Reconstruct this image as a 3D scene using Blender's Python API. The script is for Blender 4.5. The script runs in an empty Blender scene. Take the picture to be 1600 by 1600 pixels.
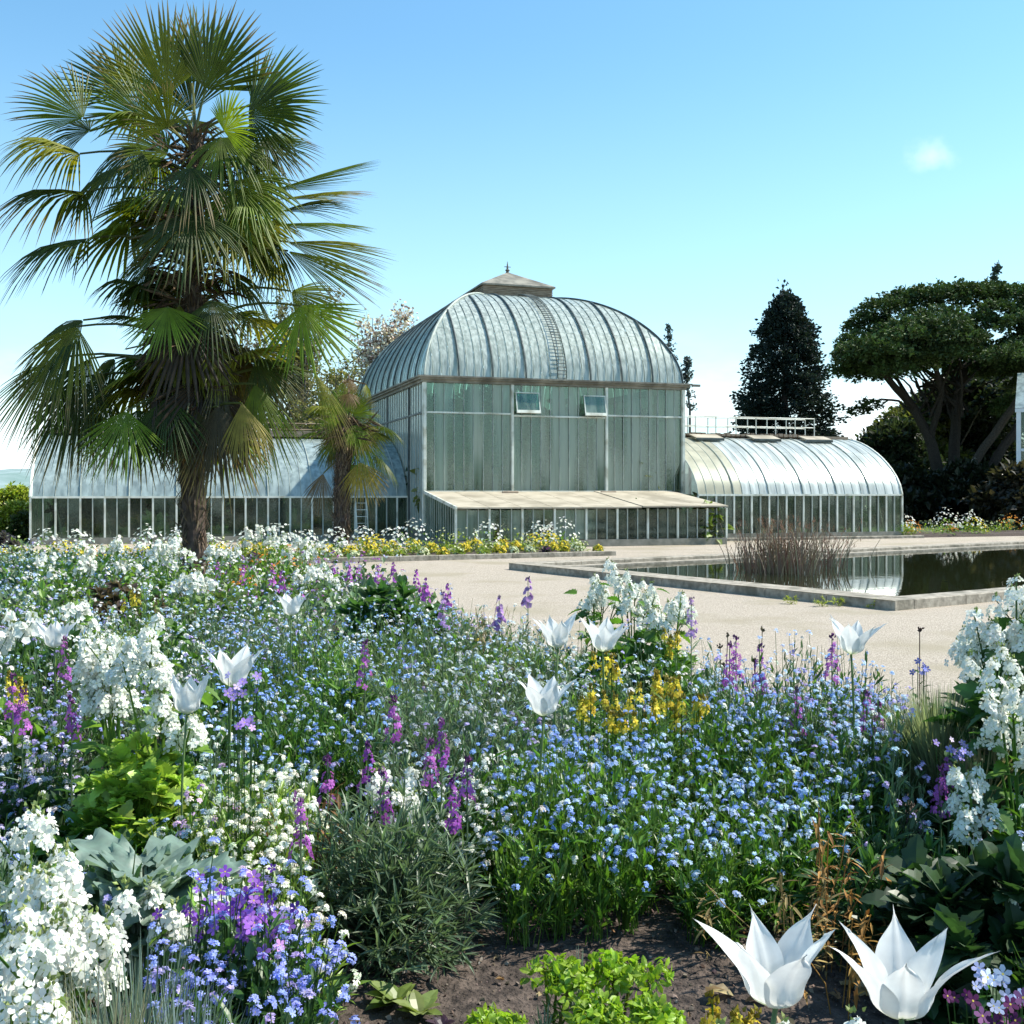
import bpy, bmesh, math, random
import numpy as np
from mathutils import Vector, Matrix
random.seed(7)
rng = np.random.default_rng(11)
R = math.radians
PI = math.pi
scn = bpy.context.scene
col = scn.collection

# ---------------------------------------------------------------- camera
F = 1716.0                      # focal length in pixels of the 1600 px photograph
EYE = 1.7
cd = bpy.data.cameras.new('camera')
cam = bpy.data.objects.new('camera', cd)
col.objects.link(cam)
cam.location = (0, 0, EYE)
cam.rotation_euler = (R(90), 0, 0)
cd.sensor_width = 36
cd.lens = 36 * F / 1600
cd.shift_y = -32 / 1600
cd.clip_start = 0.05
cd.clip_end = 6000
scn.camera = cam

# ---------------------------------------------------------------- light
SUN_EL, SUN_AZ = R(50), R(79)   # azimuth clockwise from the viewing direction (+Y)
sl = bpy.data.lights.new('sun', 'SUN')
sl.energy = 5.0
sl.angle = R(0.5)
sl.color = (1.0, 0.945, 0.83)
so = bpy.data.objects.new('sun', sl)
col.objects.link(so)
sd = Vector((math.sin(SUN_AZ) * math.cos(SUN_EL), math.cos(SUN_AZ) * math.cos(SUN_EL), math.sin(SUN_EL)))
so.rotation_euler = sd.to_track_quat('Z', 'Y').to_euler()
so.location = sd * 40

w = bpy.data.worlds.new('World')
scn.world = w
w.use_nodes = True
nt = w.node_tree
nt.nodes.clear()
def N(t, ty, **k):
    n = t.nodes.new(ty)
    for a, b in k.items():
        setattr(n, a, b)
    return n
sky = N(nt, 'ShaderNodeTexSky', sky_type='NISHITA', sun_disc=False, sun_elevation=SUN_EL, sun_rotation=SUN_AZ,
        altitude=400, air_density=1.25, dust_density=0.6, ozone_density=2.2)
bg = N(nt, 'ShaderNodeBackground')
bg.inputs[1].default_value = 0.132
out = N(nt, 'ShaderNodeOutputWorld')
tc = N(nt, 'ShaderNodeTexCoord')
sep = N(nt, 'ShaderNodeSeparateXYZ')
nt.links.new(tc.outputs['Generated'], sep.inputs[0])
mp = N(nt, 'ShaderNodeMapping')
mp.inputs['Scale'].default_value = (1, 1, 3.2)
nt.links.new(tc.outputs['Generated'], mp.inputs[0])
nz = N(nt, 'ShaderNodeTexNoise')
nz.inputs['Scale'].default_value = 3.4
nz.inputs['Detail'].default_value = 7
nz.inputs['Roughness'].default_value = 0.55
nt.links.new(mp.outputs[0], nz.inputs['Vector'])
def mr(t, src, a, b, c, d, smooth=True):
    n = N(t, 'ShaderNodeMapRange')
    if smooth: n.interpolation_type = 'SMOOTHSTEP'
    for i, v in zip((1, 2, 3, 4), (a, b, c, d)): n.inputs[i].default_value = v
    t.links.new(src, n.inputs[0])
    return n.outputs[0]
def mth(t, op, a, b=None, clamp=False):
    n = N(t, 'ShaderNodeMath', operation=op, use_clamp=clamp)
    for i, v in enumerate((a, b)):
        if v is None: continue
        if isinstance(v, (int, float)): n.inputs[i].default_value = v
        else: t.links.new(v, n.inputs[i])
    return n.outputs[0]
cl = mr(nt, nz.outputs['Fac'], 0.38, 0.66, 0, 1)
band = mr(nt, sep.outputs['Z'], 0.03, 0.165, 1, 0)
m1 = mth(nt, 'MULTIPLY', cl, band)
# one small cloud at the right
cdir = Vector(((1452 - 800) / F, 1, (768 - 243) / F)).normalized()
vs = N(nt, 'ShaderNodeVectorMath', operation='SUBTRACT')
vs.inputs[1].default_value = cdir
nt.links.new(tc.outputs['Generated'], vs.inputs[0])
mp2 = N(nt, 'ShaderNodeMapping'); mp2.inputs['Scale'].default_value = (1, 1, 1.6)
nt.links.new(vs.outputs[0], mp2.inputs[0])
ln = N(nt, 'ShaderNodeVectorMath', operation='LENGTH')
nt.links.new(mp2.outputs[0], ln.inputs[0])
nz2 = N(nt, 'ShaderNodeTexNoise'); nz2.inputs['Scale'].default_value = 60; nz2.inputs['Detail'].default_value = 5
nt.links.new(tc.outputs['Generated'], nz2.inputs['Vector'])
dist = mth(nt, 'ADD', ln.outputs['Value'], mth(nt, 'MULTIPLY', nz2.outputs['Fac'], 0.034))
m2 = mr(nt, dist, 0.010, 0.042, 0.36, 0)
mk = mth(nt, 'MAXIMUM', m1, m2)
mk = mth(nt, 'MULTIPLY', mk, 0.8)
mx = N(nt, 'ShaderNodeMix', data_type='RGBA')
nt.links.new(mk, mx.inputs[0])
gain = N(nt, 'ShaderNodeVectorMath', operation='MULTIPLY'); gain.inputs[1].default_value = (.68, .98, 1.03)
nt.links.new(sky.outputs[0], gain.inputs[0])
hzm = N(nt, 'ShaderNodeMix', data_type='RGBA')
nt.links.new(mr(nt, sep.outputs['Z'], -.02, 0.40, 0.50, 0), hzm.inputs[0])
nt.links.new(gain.outputs[0], hzm.inputs[6]); hzm.inputs[7].default_value = (4.6, 6.0, 6.9, 1)
nt.links.new(hzm.outputs[2], mx.inputs[6])
mx.inputs[7].default_value = (8.2, 8.4, 8.8, 1)
nt.links.new(mx.outputs[2], bg.inputs[0])
nt.links.new(bg.outputs[0], out.inputs[0])

scn.view_settings.view_transform = 'Standard'
scn.view_settings.look = 'None'
scn.view_settings.gamma = 1
scn.view_settings.exposure = 0.72
scn.view_settings.use_curve_mapping = False
try:
    scn.cycles.transparent_max_bounces = 24
    scn.cycles.max_bounces = 8
    scn.cycles.caustics_reflective = False
    scn.cycles.caustics_refractive = False
except Exception:
    pass

# ---------------------------------------------------------------- object helpers
def tag(o, label=None, cat=None, group=None, kind=None):
    if label: o['label'] = label
    if cat: o['category'] = cat
    if group: o['group'] = group
    if kind: o['kind'] = kind
    return o
def empty(name, loc=(0, 0, 0), rz=0, **k):
    o = bpy.data.objects.new(name, None)
    o.empty_display_size = 0.2
    col.objects.link(o)
    o.location = loc
    o.rotation_euler = (0, 0, rz)
    return tag(o, **k)
def link(name, me, parent=None, loc=None, **k):
    o = bpy.data.objects.new(name, me)
    col.objects.link(o)
    if parent: o.parent = parent
    if loc is not None: o.location = loc
    return tag(o, **k)
def copy_tree(o, parent=None):
    c = o.copy()
    col.objects.link(c)
    c.parent = parent
    for ch in list(o.children):
        copy_tree(ch, c)
    return c

class Acc:
    """collects vertices, faces, tint colours and builds one mesh"""
    def __init__(s):
        s.v = []; s.c = []; s.f = []; s.n = 0
    def add(s, v, faces, c, mat=0):
        v = np.asarray(v, float).reshape(-1, 3)
        c = np.asarray(c, float)
        if c.ndim == 1: c = np.tile(c[:3], (len(v), 1))
        s.v.append(v); s.c.append(c)
        for fa in faces:
            fa = np.asarray(fa, int)
            if fa.ndim == 1: fa = fa[None]
            s.f.append((fa + s.n, mat))
        s.n += len(v)
    def inst(s, T, pos, rot, scale, colr, mat=None):
        """T = (verts, [tris, quads..], mul, addc); vectorised placement"""
        tv, tf, tm, ta = T
        pos = np.atleast_2d(pos); n = len(pos)
        if n == 0: return
        scale = np.broadcast_to(np.asarray(scale, float).reshape((-1, 1) if np.ndim(scale) <= 1 else (-1, 3)), (n, 3))
        sv = tv[None] * scale[:, None, :]
        wv = np.einsum('nij,nvj->nvi', rot, sv) + pos[:, None, :]
        cc = np.asarray(colr, float).reshape(-1, 3)
        cc = np.broadcast_to(cc, (n, 3))
        wc = tm[None, :, None] * cc[:, None, :] + ta[None]
        V = len(tv)
        off = s.n + np.arange(n)[:, None, None] * V
        for fa in tf:
            s.f.append(((fa[None] + off).reshape(-1, fa.shape[1]), mat or 0))
        s.v.append(wv.reshape(-1, 3)); s.c.append(wc.reshape(-1, 3)); s.n += n * V
    def box(s, lo, hi, c=(1, 1, 1), mat=0):
        x0, y0, z0 = lo; x1, y1, z1 = hi
        v = [(x0,y0,z0),(x1,y0,z0),(x1,y1,z0),(x0,y1,z0),(x0,y0,z1),(x1,y0,z1),(x1,y1,z1),(x0,y1,z1)]
        s.add(v, [np.array([[0,3,2,1],[4,5,6,7],[0,1,5,4],[1,2,6,5],[2,3,7,6],[3,0,4,7]])], c, mat)
    def tube(s, pts, rad, c, k=6, mat=0, cap=True):
        pts = np.asarray(pts, float); n = len(pts)
        rad = np.broadcast_to(np.asarray(rad, float), (n,))
        d = np.gradient(pts, axis=0)
        d /= np.linalg.norm(d, axis=1, keepdims=True) + 1e-9
        up = np.array([0, 0, 1.0]) if abs(d[:, 2]).mean() < 0.8 else np.array([1.0, 0, 0])
        a = np.cross(d, up); a /= np.linalg.norm(a, axis=1, keepdims=True) + 1e-9
        b = np.cross(d, a)
        th = np.arange(k) * 2 * PI / k
        ring = pts[:, None] + rad[:, None, None] * (np.cos(th)[None, :, None] * a[:, None] + np.sin(th)[None, :, None] * b[:, None])
        i = np.arange(n - 1)[:, None] * k; j = np.arange(k)[None]; j2 = (j + 1) % k
        q = np.stack([i + j, i + j2, i + k + j2, i + k + j], -1).reshape(-1, 4)
        cc = np.asarray(c, float)
        if cc.ndim == 2: cc = np.repeat(cc, k, axis=0)
        fs = [q]
        if cap: fs += [np.arange(k)[None, ::-1], (np.arange(k) + (n - 1) * k)[None]]
        s.add(ring.reshape(-1, 3), fs, cc, mat)
    def grid(s, P, c, mat=0):
        P = np.asarray(P, float); a, b = P.shape[:2]
        i = np.arange(a - 1)[:, None] * b; j = np.arange(b - 1)[None]
        q = np.stack([i + j, i + j + 1, i + b + j + 1, i + b + j], -1).reshape(-1, 4)
        cc = np.asarray(c, float)
        if cc.ndim == 3: cc = cc.reshape(-1, 3)
        s.add(P.reshape(-1, 3), [q], cc, mat)
    def mesh(s, name, mats, smooth=False, origin=None):
        V = np.concatenate(s.v); C = np.concatenate(s.c)
        if origin is not None: V = V - np.asarray(origin, float)[None]
        me = bpy.data.meshes.new(name)
        sizes = np.concatenate([np.full(len(f), f.shape[1]) for f, m in s.f])
        mi = np.concatenate([np.full(len(f), m) for f, m in s.f])
        li = np.concatenate([f.reshape(-1) for f, m in s.f])
        me.vertices.add(len(V)); me.vertices.foreach_set('co', V.astype(np.float32).ravel())
        me.loops.add(len(li)); me.loops.foreach_set('vertex_index', li.astype(np.int32))
        me.polygons.add(len(sizes))
        st = np.concatenate([[0], np.cumsum(sizes)[:-1]])
        me.polygons.foreach_set('loop_start', st.astype(np.int32))
        me.polygons.foreach_set('loop_total', sizes.astype(np.int32))
        me.polygons.foreach_set('material_index', mi.astype(np.int32))
        me.polygons.foreach_set('use_smooth', np.full(len(sizes), bool(smooth)))
        for m in (mats if isinstance(mats, (list, tuple)) else [mats]): me.materials.append(m)
        at = me.color_attributes.new('tint', 'FLOAT_COLOR', 'POINT')
        at.data.foreach_set('color', np.concatenate([np.clip(C, 0, 1), np.ones((len(C), 1))], 1).astype(np.float32).ravel())
        me.update(calc_edges=True)
        me.validate()
        return me
    def build(s, name, mats, parent=None, smooth=False, loc=None, **k):
        return link(name, s.mesh(name, mats, smooth, origin=loc), parent, loc=loc, **k)

def nrm(a): return a / (np.linalg.norm(a, axis=-1, keepdims=True) + 1e-9)
def frames(d, up=(0, 0, 1), roll=None):
    """rotation matrices with local x = d, local z close to up"""
    d = nrm(np.atleast_2d(np.asarray(d, float)))
    up = np.broadcast_to(np.asarray(up, float), d.shape)
    y = np.cross(up, d)
    bad = np.linalg.norm(y, axis=1) < 1e-3
    y = y.copy(); y[bad] = np.cross(np.array([[1.0, 0, 0]]), d[bad])
    y = nrm(y); z = np.cross(d, y)
    if roll is not None:
        cr, sr = np.cos(roll)[:, None], np.sin(roll)[:, None]
        y, z = cr * y + sr * z, -sr * y + cr * z
    return np.stack([d, y, z], -1)
def facing(nv):
    """rotation matrices with local z = nv and a random spin"""
    nv = nrm(np.atleast_2d(nv)); n = len(nv)
    t = nrm(np.cross(nv, rng.normal(size=(n, 3))))
    return np.stack([t, np.cross(nv, t), nv], -1)
def rv(n, s=1.0): return rng.normal(size=(n, 3)) * s
def jit(c, n, v=0.15, hue=0.06):
    c = np.asarray(c, float)
    b = 1 + rng.uniform(-v, v, (n, 1)) + rng.uniform(-hue, hue, (n, 3))
    return np.clip(c[None] * b, 0, 1)

# ---------------------------------------------------------------- templates
def T(v, faces, mul=None, addc=None):
    v = np.asarray(v, float)
    mul = np.ones(len(v)) if mul is None else np.asarray(mul, float)
    addc = np.zeros((len(v), 3)) if addc is None else np.asarray(addc, float)
    return (v, [np.asarray(f, int) for f in faces], mul, addc)
def blade(w=0.2, droop=0.25, fold=0.35, st=(0, .3, .65, 1), wf=(.15, 1, .8, 0)):
    v = []; q = []
    for i, (t, k) in enumerate(zip(st, wf)):
        z = -droop * t * t
        h = w * k / 2
        v += [(t, -h, z + fold * h), (t, 0, z), (t, h, z + fold * h)]
    for i in range(len(st) - 1):
        a = i * 3
        q += [(a, a + 1, a + 4, a + 3), (a + 1, a + 2, a + 5, a + 4)]
    return T(v, [q], mul=[1.0] * len(v))
LANCE = blade(.2)
NARROW = blade(.11, .15, .4)
OVAL = blade(.55, .3, .25, (0, .25, .6, .85, 1), (.15, .85, 1, .55, 0))
LEAFQ = T([(0, 0, 0), (.5, -.3, .08), (1, 0, -.1), (.5, .3, .08)], [[(0, 1, 2), (0, 2, 3)]])
NEEDLE = T([(0, 0, 0), (.5, -.07, .02), (1, 0, 0), (.5, .07, .02)], [[(0, 1, 2, 3)]])
GRASS = blade(.03, .0, .3, (0, .4, .75, 1), (1, .9, .6, 0))
def serrated():
    # broad, toothed honesty leaf
    st = [0, .12, .16, .3, .34, .5, .54, .7, .74, .87, 1]
    wf = [.12, 1.0, .66, 1.2, .84, 1.12, .74, .84, .54, .46, 0]
    return blade(.74, .35, .30, st, wf)
TOOTH = serrated()
def floret(n, cup=.15, notch=False, eye=(.75, .6, .1), er=.16, wid=.9, eyemul=0):
    v = []; f3 = []; f4 = []; mul = []; ad = []
    for i in range(n):
        a = 2 * PI * i / n
        ca, sa = math.cos(a), math.sin(a)
        h = wid * math.sin(PI / n)
        b = len(v)
        for (r, y, z) in ((er * .6, -.08, 0), (.62, -h * .62, cup * .6), (1, -h * .33, cup), (1, h * .33, cup), (.62, h * .62, cup * .6), (er * .6, .08, 0)):
            v.append((r * ca - y * sa, r * sa + y * ca, z)); mul.append(1); ad.append((0, 0, 0))
        f4 += [(b, b + 1, b + 4, b + 5), (b + 1, b + 2, b + 3, b + 4)]
    b = len(v)
    for i in range(4):
        a = PI / 2 * i
        v.append((er * math.cos(a), er * math.sin(a), .05)); mul.append(eyemul); ad.append(eye)
    f4.append((b, b + 1, b + 2, b + 3))
    return T(v, [f4], mul, ad)
FL5 = floret(5)
FL4 = floret(4, cup=-.05, eye=(.62, .66, .3), er=.14)
FL4P = floret(4, cup=-.12, eye=(.35, .22, .1), er=.12)
def flat(n, cup=.2):
    v = [(0, 0, 0)] + [(math.cos(2 * PI * i / n), math.sin(2 * PI * i / n), cup) for i in range(n)]
    return T(v, [[(0, 1 + i, 1 + (i + 1) % n) for i in range(n)]])
FLC = flat(5)
BUD = T([(0, 0, 0), (.4, .3, 0), (.4, -.15, .26), (.4, -.15, -.26), (1, 0, 0)], [[(0, 2, 1), (0, 3, 2), (0, 1, 3), (4, 1, 2), (4, 2, 3), (4, 3, 1)]])

# ---------------------------------------------------------------- materials
def newmat(name):
    m = bpy.data.materials.new(name); m.use_nodes = True
    m.node_tree.nodes.clear()
    return m, m.node_tree
def plant_mat(name, trans=.35, gloss=.06, rough=.45, var=.25, scale=40, tmul=(1.25, 1.3, .8)):
    m, t = newmat(name)
    a = N(t, 'ShaderNodeAttribute', attribute_name='tint')
    g = N(t, 'ShaderNodeNewGeometry')
    n = N(t, 'ShaderNodeTexNoise'); n.inputs['Scale'].default_value = scale; n.inputs['Detail'].default_value = 3
    t.links.new(g.outputs['Position'], n.inputs['Vector'])
    f = mr(t, n.outputs['Fac'], .25, .75, 1 - var, 1 + var, False)
    c = N(t, 'ShaderNodeVectorMath', operation='SCALE')
    t.links.new(a.outputs['Color'], c.inputs[0]); t.links.new(f, c.inputs['Scale'])
    d = N(t, 'ShaderNodeBsdfDiffuse'); t.links.new(c.outputs[0], d.inputs[0])
    c2 = N(t, 'ShaderNodeVectorMath', operation='MULTIPLY'); c2.inputs[1].default_value = tmul
    t.links.new(c.outputs[0], c2.inputs[0])
    tr = N(t, 'ShaderNodeBsdfTranslucent'); t.links.new(c2.outputs[0], tr.inputs[0])
    m1 = N(t, 'ShaderNodeMixShader'); m1.inputs[0].default_value = trans
    t.links.new(d.outputs[0], m1.inputs[1]); t.links.new(tr.outputs[0], m1.inputs[2])
    gl = N(t, 'ShaderNodeBsdfGlossy'); gl.inputs['Roughness'].default_value = rough
    lw = N(t, 'ShaderNodeLayerWeight'); lw.inputs['Blend'].default_value = .5
    ff = mth(t, 'ADD', mth(t, 'MULTIPLY', mth(t, 'POWER', lw.outputs['Facing'], 4), .12 if gloss > .03 else 0), gloss * .6, True)
    m2 = N(t, 'ShaderNodeMixShader'); t.links.new(ff, m2.inputs[0])
    t.links.new(m1.outputs[0], m2.inputs[1]); t.links.new(gl.outputs[0], m2.inputs[2])
    o = N(t, 'ShaderNodeOutputMaterial'); t.links.new(m2.outputs[0], o.inputs[0])
    return m
def noisy_mat(name, c1, c2, scale=8, rough=.8, bump=.3, detail=6, spec=.3, metallic=0, c3=None, s3=1.0, bscale=None, dist=.02, stretch=(1, 1, 1)):
    m, t = newmat(name)
    p = N(t, 'ShaderNodeBsdfPrincipled')
    g = N(t, 'ShaderNodeNewGeometry')
    mp = N(t, 'ShaderNodeMapping'); mp.inputs['Scale'].default_value = stretch
    t.links.new(g.outputs['Position'], mp.inputs[0])
    n = N(t, 'ShaderNodeTexNoise'); n.inputs['Scale'].default_value = scale; n.inputs['Detail'].default_value = detail
    t.links.new(mp.outputs[0], n.inputs['Vector'])
    r = N(t, 'ShaderNodeMix', data_type='RGBA')
    t.links.new(mr(t, n.outputs['Fac'], .3, .7, 0, 1), r.inputs[0])
    r.inputs[6].default_value = (*c1, 1); r.inputs[7].default_value = (*c2, 1)
    src = r.outputs[2]
    if c3:
        n3 = N(t, 'ShaderNodeTexNoise'); n3.inputs['Scale'].default_value = s3; n3.inputs['Detail'].default_value = 4
        t.links.new(g.outputs['Position'], n3.inputs['Vector'])
        r3 = N(t, 'ShaderNodeMix', data_type='RGBA')
        t.links.new(mr(t, n3.outputs['Fac'], .48, .68, 0, .8), r3.inputs[0])
        t.links.new(src, r3.inputs[6]); r3.inputs[7].default_value = (*c3, 1)
        src = r3.outputs[2]
    t.links.new(src, p.inputs['Base Color'])
    p.inputs['Roughness'].default_value = rough
    p.inputs['Specular IOR Level'].default_value = spec
    p.inputs['Metallic'].default_value = metallic
    if bump:
        nb = N(t, 'ShaderNodeTexNoise'); nb.inputs['Scale'].default_value = bscale or scale * 3; nb.inputs['Detail'].default_value = 5
        t.links.new(g.outputs['Position'], nb.inputs['Vector'])
        b = N(t, 'ShaderNodeBump'); b.inputs['Strength'].default_value = bump; b.inputs['Distance'].default_value = dist
        t.links.new(nb.outputs['Fac'], b.inputs['Height']); t.links.new(b.outputs[0], p.inputs['Normal'])
    o = N(t, 'ShaderNodeOutputMaterial'); t.links.new(p.outputs[0], o.inputs[0])
    return m
def glass_mat(name, dustcol, d0, d1, tint=(.55, .66, .6), rough=.08, gl=.5, g0=.05, trans=.4, scale=.8, stretch=(4, 4, .6), detail=3):
    """dusty greenhouse glass: clear pane + whitewash/dust film + reflection"""
    m, t = newmat(name)
    g = N(t, 'ShaderNodeNewGeometry'); oi = N(t, 'ShaderNodeObjectInfo')
    mr_ = N(t, 'ShaderNodeMapping'); mr_.inputs['Rotation'].default_value = (0, 0, -R(18))
    t.links.new(g.outputs['Position'], mr_.inputs[0])
    mp = N(t, 'ShaderNodeMapping'); mp.inputs['Scale'].default_value = stretch
    t.links.new(mr_.outputs[0], mp.inputs[0])
    n = N(t, 'ShaderNodeTexNoise'); n.inputs['Scale'].default_value = scale; n.inputs['Detail'].default_value = detail; n.inputs['Roughness'].default_value = .5
    t.links.new(mp.outputs[0], n.inputs['Vector'])
    f = mr(t, n.outputs['Fac'], .3, .72, d0, d1)
    f = mth(t, 'ADD', f, mth(t, 'MULTIPLY', mth(t, 'SUBTRACT', oi.outputs['Random'], .5), .10), True)
    tp = N(t, 'ShaderNodeBsdfTransparent'); tp.inputs[0].default_value = (*tint, 1)
    df = N(t, 'ShaderNodeBsdfDiffuse'); df.inputs[0].default_value = (*dustcol, 1)
    tl = N(t, 'ShaderNodeBsdfTranslucent'); tl.inputs[0].default_value = (*dustcol, 1)
    a = N(t, 'ShaderNodeMixShader'); a.inputs[0].default_value = trans
    t.links.new(df.outputs[0], a.inputs[1]); t.links.new(tl.outputs[0], a.inputs[2])
    b = N(t, 'ShaderNodeMixShader'); t.links.new(f, b.inputs[0]); t.links.new(tp.outputs[0], b.inputs[1]); t.links.new(a.outputs[0], b.inputs[2])
    lw = N(t, 'ShaderNodeFresnel'); lw.inputs['IOR'].default_value = 1.5
    fr = mth(t, 'ADD', mth(t, 'MULTIPLY', lw.outputs[0], gl * 2), g0, True)
    nb = N(t, 'ShaderNodeTexNoise'); nb.inputs['Scale'].default_value = 2.2; nb.inputs['Detail'].default_value = 2
    t.links.new(g.outputs['Position'], nb.inputs['Vector'])
    bm = N(t, 'ShaderNodeBump'); bm.inputs['Strength'].default_value = .2; bm.inputs['Distance'].default_value = .008
    t.links.new(nb.outputs['Fac'], bm.inputs['Height'])
    gs = N(t, 'ShaderNodeBsdfGlossy'); gs.inputs['Roughness'].default_value = rough
    gs.inputs[0].default_value = (.84, .93, .88, 1)
    t.links.new(bm.outputs[0], gs.inputs['Normal'])
    c = N(t, 'ShaderNodeMixShader'); t.links.new(fr, c.inputs[0]); t.links.new(b.outputs[0], c.inputs[1]); t.links.new(gs.outputs[0], c.inputs[2])
    o = N(t, 'ShaderNodeOutputMaterial'); t.links.new(c.outputs[0], o.inputs[0])
    return m

LEAF = plant_mat('leaf', .42, .06, .42)
PETAL = plant_mat('petal', .38, .03, .6, .08, 60, (1, 1, 1))
PALM = plant_mat('palm_leaf', .42, .035, .5, .3, 12, (1.5, 1.35, .5))
NEEDLEM = plant_mat('needle', .15, .04, .6, .35, 1.5)
BARK = plant_mat('bark', 0, .02, .9, .4, 14)
FIBRE = plant_mat('palm_fibre', 0.05, .02, .9, .4, 20)
DRY = plant_mat('dry_leaf', .25, .03, .7, .25, 50, (1.1, 1, .9))
GRAVEL = noisy_mat('gravel', (.23, .195, .155), (.60, .515, .415), 70, .9, .9, 10, c3=(.33, .285, .20), s3=.6, bscale=110, dist=.02)
LAWN = noisy_mat('ground_cover', (.05, .085, .025), (.09, .12, .04), 1.3, .9, .5)
SOIL = noisy_mat('soil', (.035, .027, .023), (.12, .092, .076), 35, .95, .9, 9, c3=(.075, .056, .045), s3=4, bscale=80, dist=.02)
STONE = noisy_mat('coping_stone', (.22, .195, .155), (.40, .36, .295), 9, .85, .4, c3=(.13, .12, .09), s3=2.2)
STONED = noisy_mat('basin_wall', (.05, .045, .03), (.12, .105, .075), 6, .9, .4)
CREAM = noisy_mat('cream_paint', (.58, .61, .54), (.76, .78, .70), 5, .55, .1, c3=(.34, .34, .26), s3=2.5)
GREENP = noisy_mat('grey_green_paint', (.30, .345, .31), (.44, .48, .43), 4, .55, .1)
DARKM = noisy_mat('dark_iron', (.045, .06, .06), (.10, .12, .115), 5, .5, .15)
GUTTER = noisy_mat('weathered_gutter', (.15, .145, .12), (.29, .27, .22), 3, .7, .2, c3=(.10, .09, .07), s3=1.4)
TIMBER = noisy_mat('weathered_timber', (.20, .15, .11), (.34, .27, .20), 3, .8, .3, stretch=(1, 1, 4))
SHADE = noisy_mat('blind_slats', (.34, .30, .225), (.46, .41, .32), 2.2, .8, .2, c3=(.24, .21, .155), s3=.9)
WALLB = noisy_mat('plinth_wall', (.16, .16, .13), (.27, .26, .22), 4, .9, .3)
GL_FRONT = glass_mat('facade_glass', (.48, .60, .50), .0, .62, (.62, .78, .66), .07, .36, .05, .5, 1.0, (3.2, 3.2, .22), 2)
GL_DOME = glass_mat('dome_glass', (.68, .74, .68), .45, .95, (.52, .64, .58), .30, .30, .05, .35, .8, (11, 11, .4))
GL_WHITE = glass_mat('whitewash_glare_glass', (.72, .75, .71), .45, .98, (.55, .62, .58), .30, .36, .07, .25, .9, (6, .8, .8))  # whitewash made whiter, so the film's colour carries part of the sun glare
GL_BLUE = glass_mat('dusty_roof_glass', (.50, .60, .58), .45, .9, (.5, .6, .6), .25, .40, .06, .3, .8, (6, 6, .5))
GL_BEIGE = glass_mat('yellowed_glass', (.56, .53, .40), .6, .98, (.6, .6, .45), .4, .2, .04, .3, .9, (2, 2, 1))
GL_CLEAR = glass_mat('wall_glass', (.24, .28, .22), .05, .34, (.62, .70, .62), .06, .30, .02, .35)
# ---------------------------------------------------------------- setting
def px(p, d): return (p - 800) / F * d
def pz(q, d): return EYE - (q - 768) / F * d

g = Acc(); g.box((-1500, -400, -.6), (1500, 3000, 0.0))
g.build('ground', LAWN, kind='structure')
g = Acc()
g.grid([[(-60, 6, .004), (70, 6, .004)], [(-60, 33, .004), (-14, 36, .004)][:2]], (1, 1, 1)) if False else None
def sheet(name, poly, z, mat):
    a = Acc(); a.add([(x, y, z) for x, y in poly], [np.arange(len(poly))[None]], (1, 1, 1))
    return a.build(name, mat, kind='structure')
sheet('gravel_court', [(-60, -6), (60, -6), (60, 60), (30, 49), (6, 42), (-16, 36), (-60, 22)], .004, GRAVEL)

# near flower bed: a raised plateau of soil
BED = np.array([(-16, 14), (-3.2, 12.6), (-1.35, 9.6), (-.62, 7.6), (-.2, 5.9), (.25, 5.15), (.95, 4.35), (1.55, 3.75), (2.7, 3.25), (5, 2.9), (5, -3), (-16, -3)])
def sdist(P, poly):
    """signed distance, positive inside"""
    P = np.atleast_2d(P); d = np.full(len(P), 1e9); ins = np.zeros(len(P), bool)
    n = len(poly)
    for i in range(n):
        a, b = poly[i], poly[(i + 1) % n]
        ab = b - a
        t = np.clip(((P - a) @ ab) / (ab @ ab), 0, 1)
        d = np.minimum(d, np.linalg.norm(P - (a + t[:, None] * ab), axis=1))
        c = ((a[1] > P[:, 1]) != (b[1] > P[:, 1])) & (P[:, 0] < (b[0] - a[0]) * (P[:, 1] - a[1]) / (b[1] - a[1] + 1e-12) + a[0])
        ins ^= c
    return np.where(ins, d, -d)
SOILZ = .82
_ph = rng.uniform(0, 6.28, (12, 2)); _dr = rng.normal(size=(12, 2))
def bumps(P, base=2.0):
    z = 0
    for i in range(12):
        k = base * (1.5 ** i)
        z = z + np.sin((P @ nrm(_dr[i:i+1]).T)[:, 0] * k + _ph[i, 0]) * np.cos((P @ np.array([-_dr[i, 1], _dr[i, 0]]) / np.linalg.norm(_dr[i])) * k + _ph[i, 1]) / (1.45 ** i)
    return z
def soil(x, y):
    P = np.stack([np.atleast_1d(x), np.atleast_1d(y)], -1).astype(float)
    s = sdist(P, BED)
    t = np.clip((s + .95) / 1.0, 0, 1); t = t * t * (3 - 2 * t)
    return -.03 + (SOILZ + .03) * t + .012 * bumps(P) * np.clip(t * 2, 0, 1)
xs = np.concatenate([np.arange(-17.2, -2.5, .3), np.arange(-2.5, -1.4, .08), np.arange(-1.4, 1.6, .02), np.arange(1.6, 3, .08), np.arange(3, 6.3, .3)])
ys = np.concatenate([np.arange(-4, 1.2, .3), np.arange(1.2, 2.9, .02), np.arange(2.9, 6, .1), np.arange(6, 15.4, .25)])
X, Y = np.meshgrid(xs, ys, indexing='ij')
Z = soil(X.ravel(), Y.ravel()).reshape(X.shape)
a = Acc(); a.grid(np.stack([X, Y, Z], -1).transpose(1, 0, 2)[:, :, :], (1, 1, 1))
a.build('raised_bed_soil', SOIL, smooth=True, kind='structure')

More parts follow.
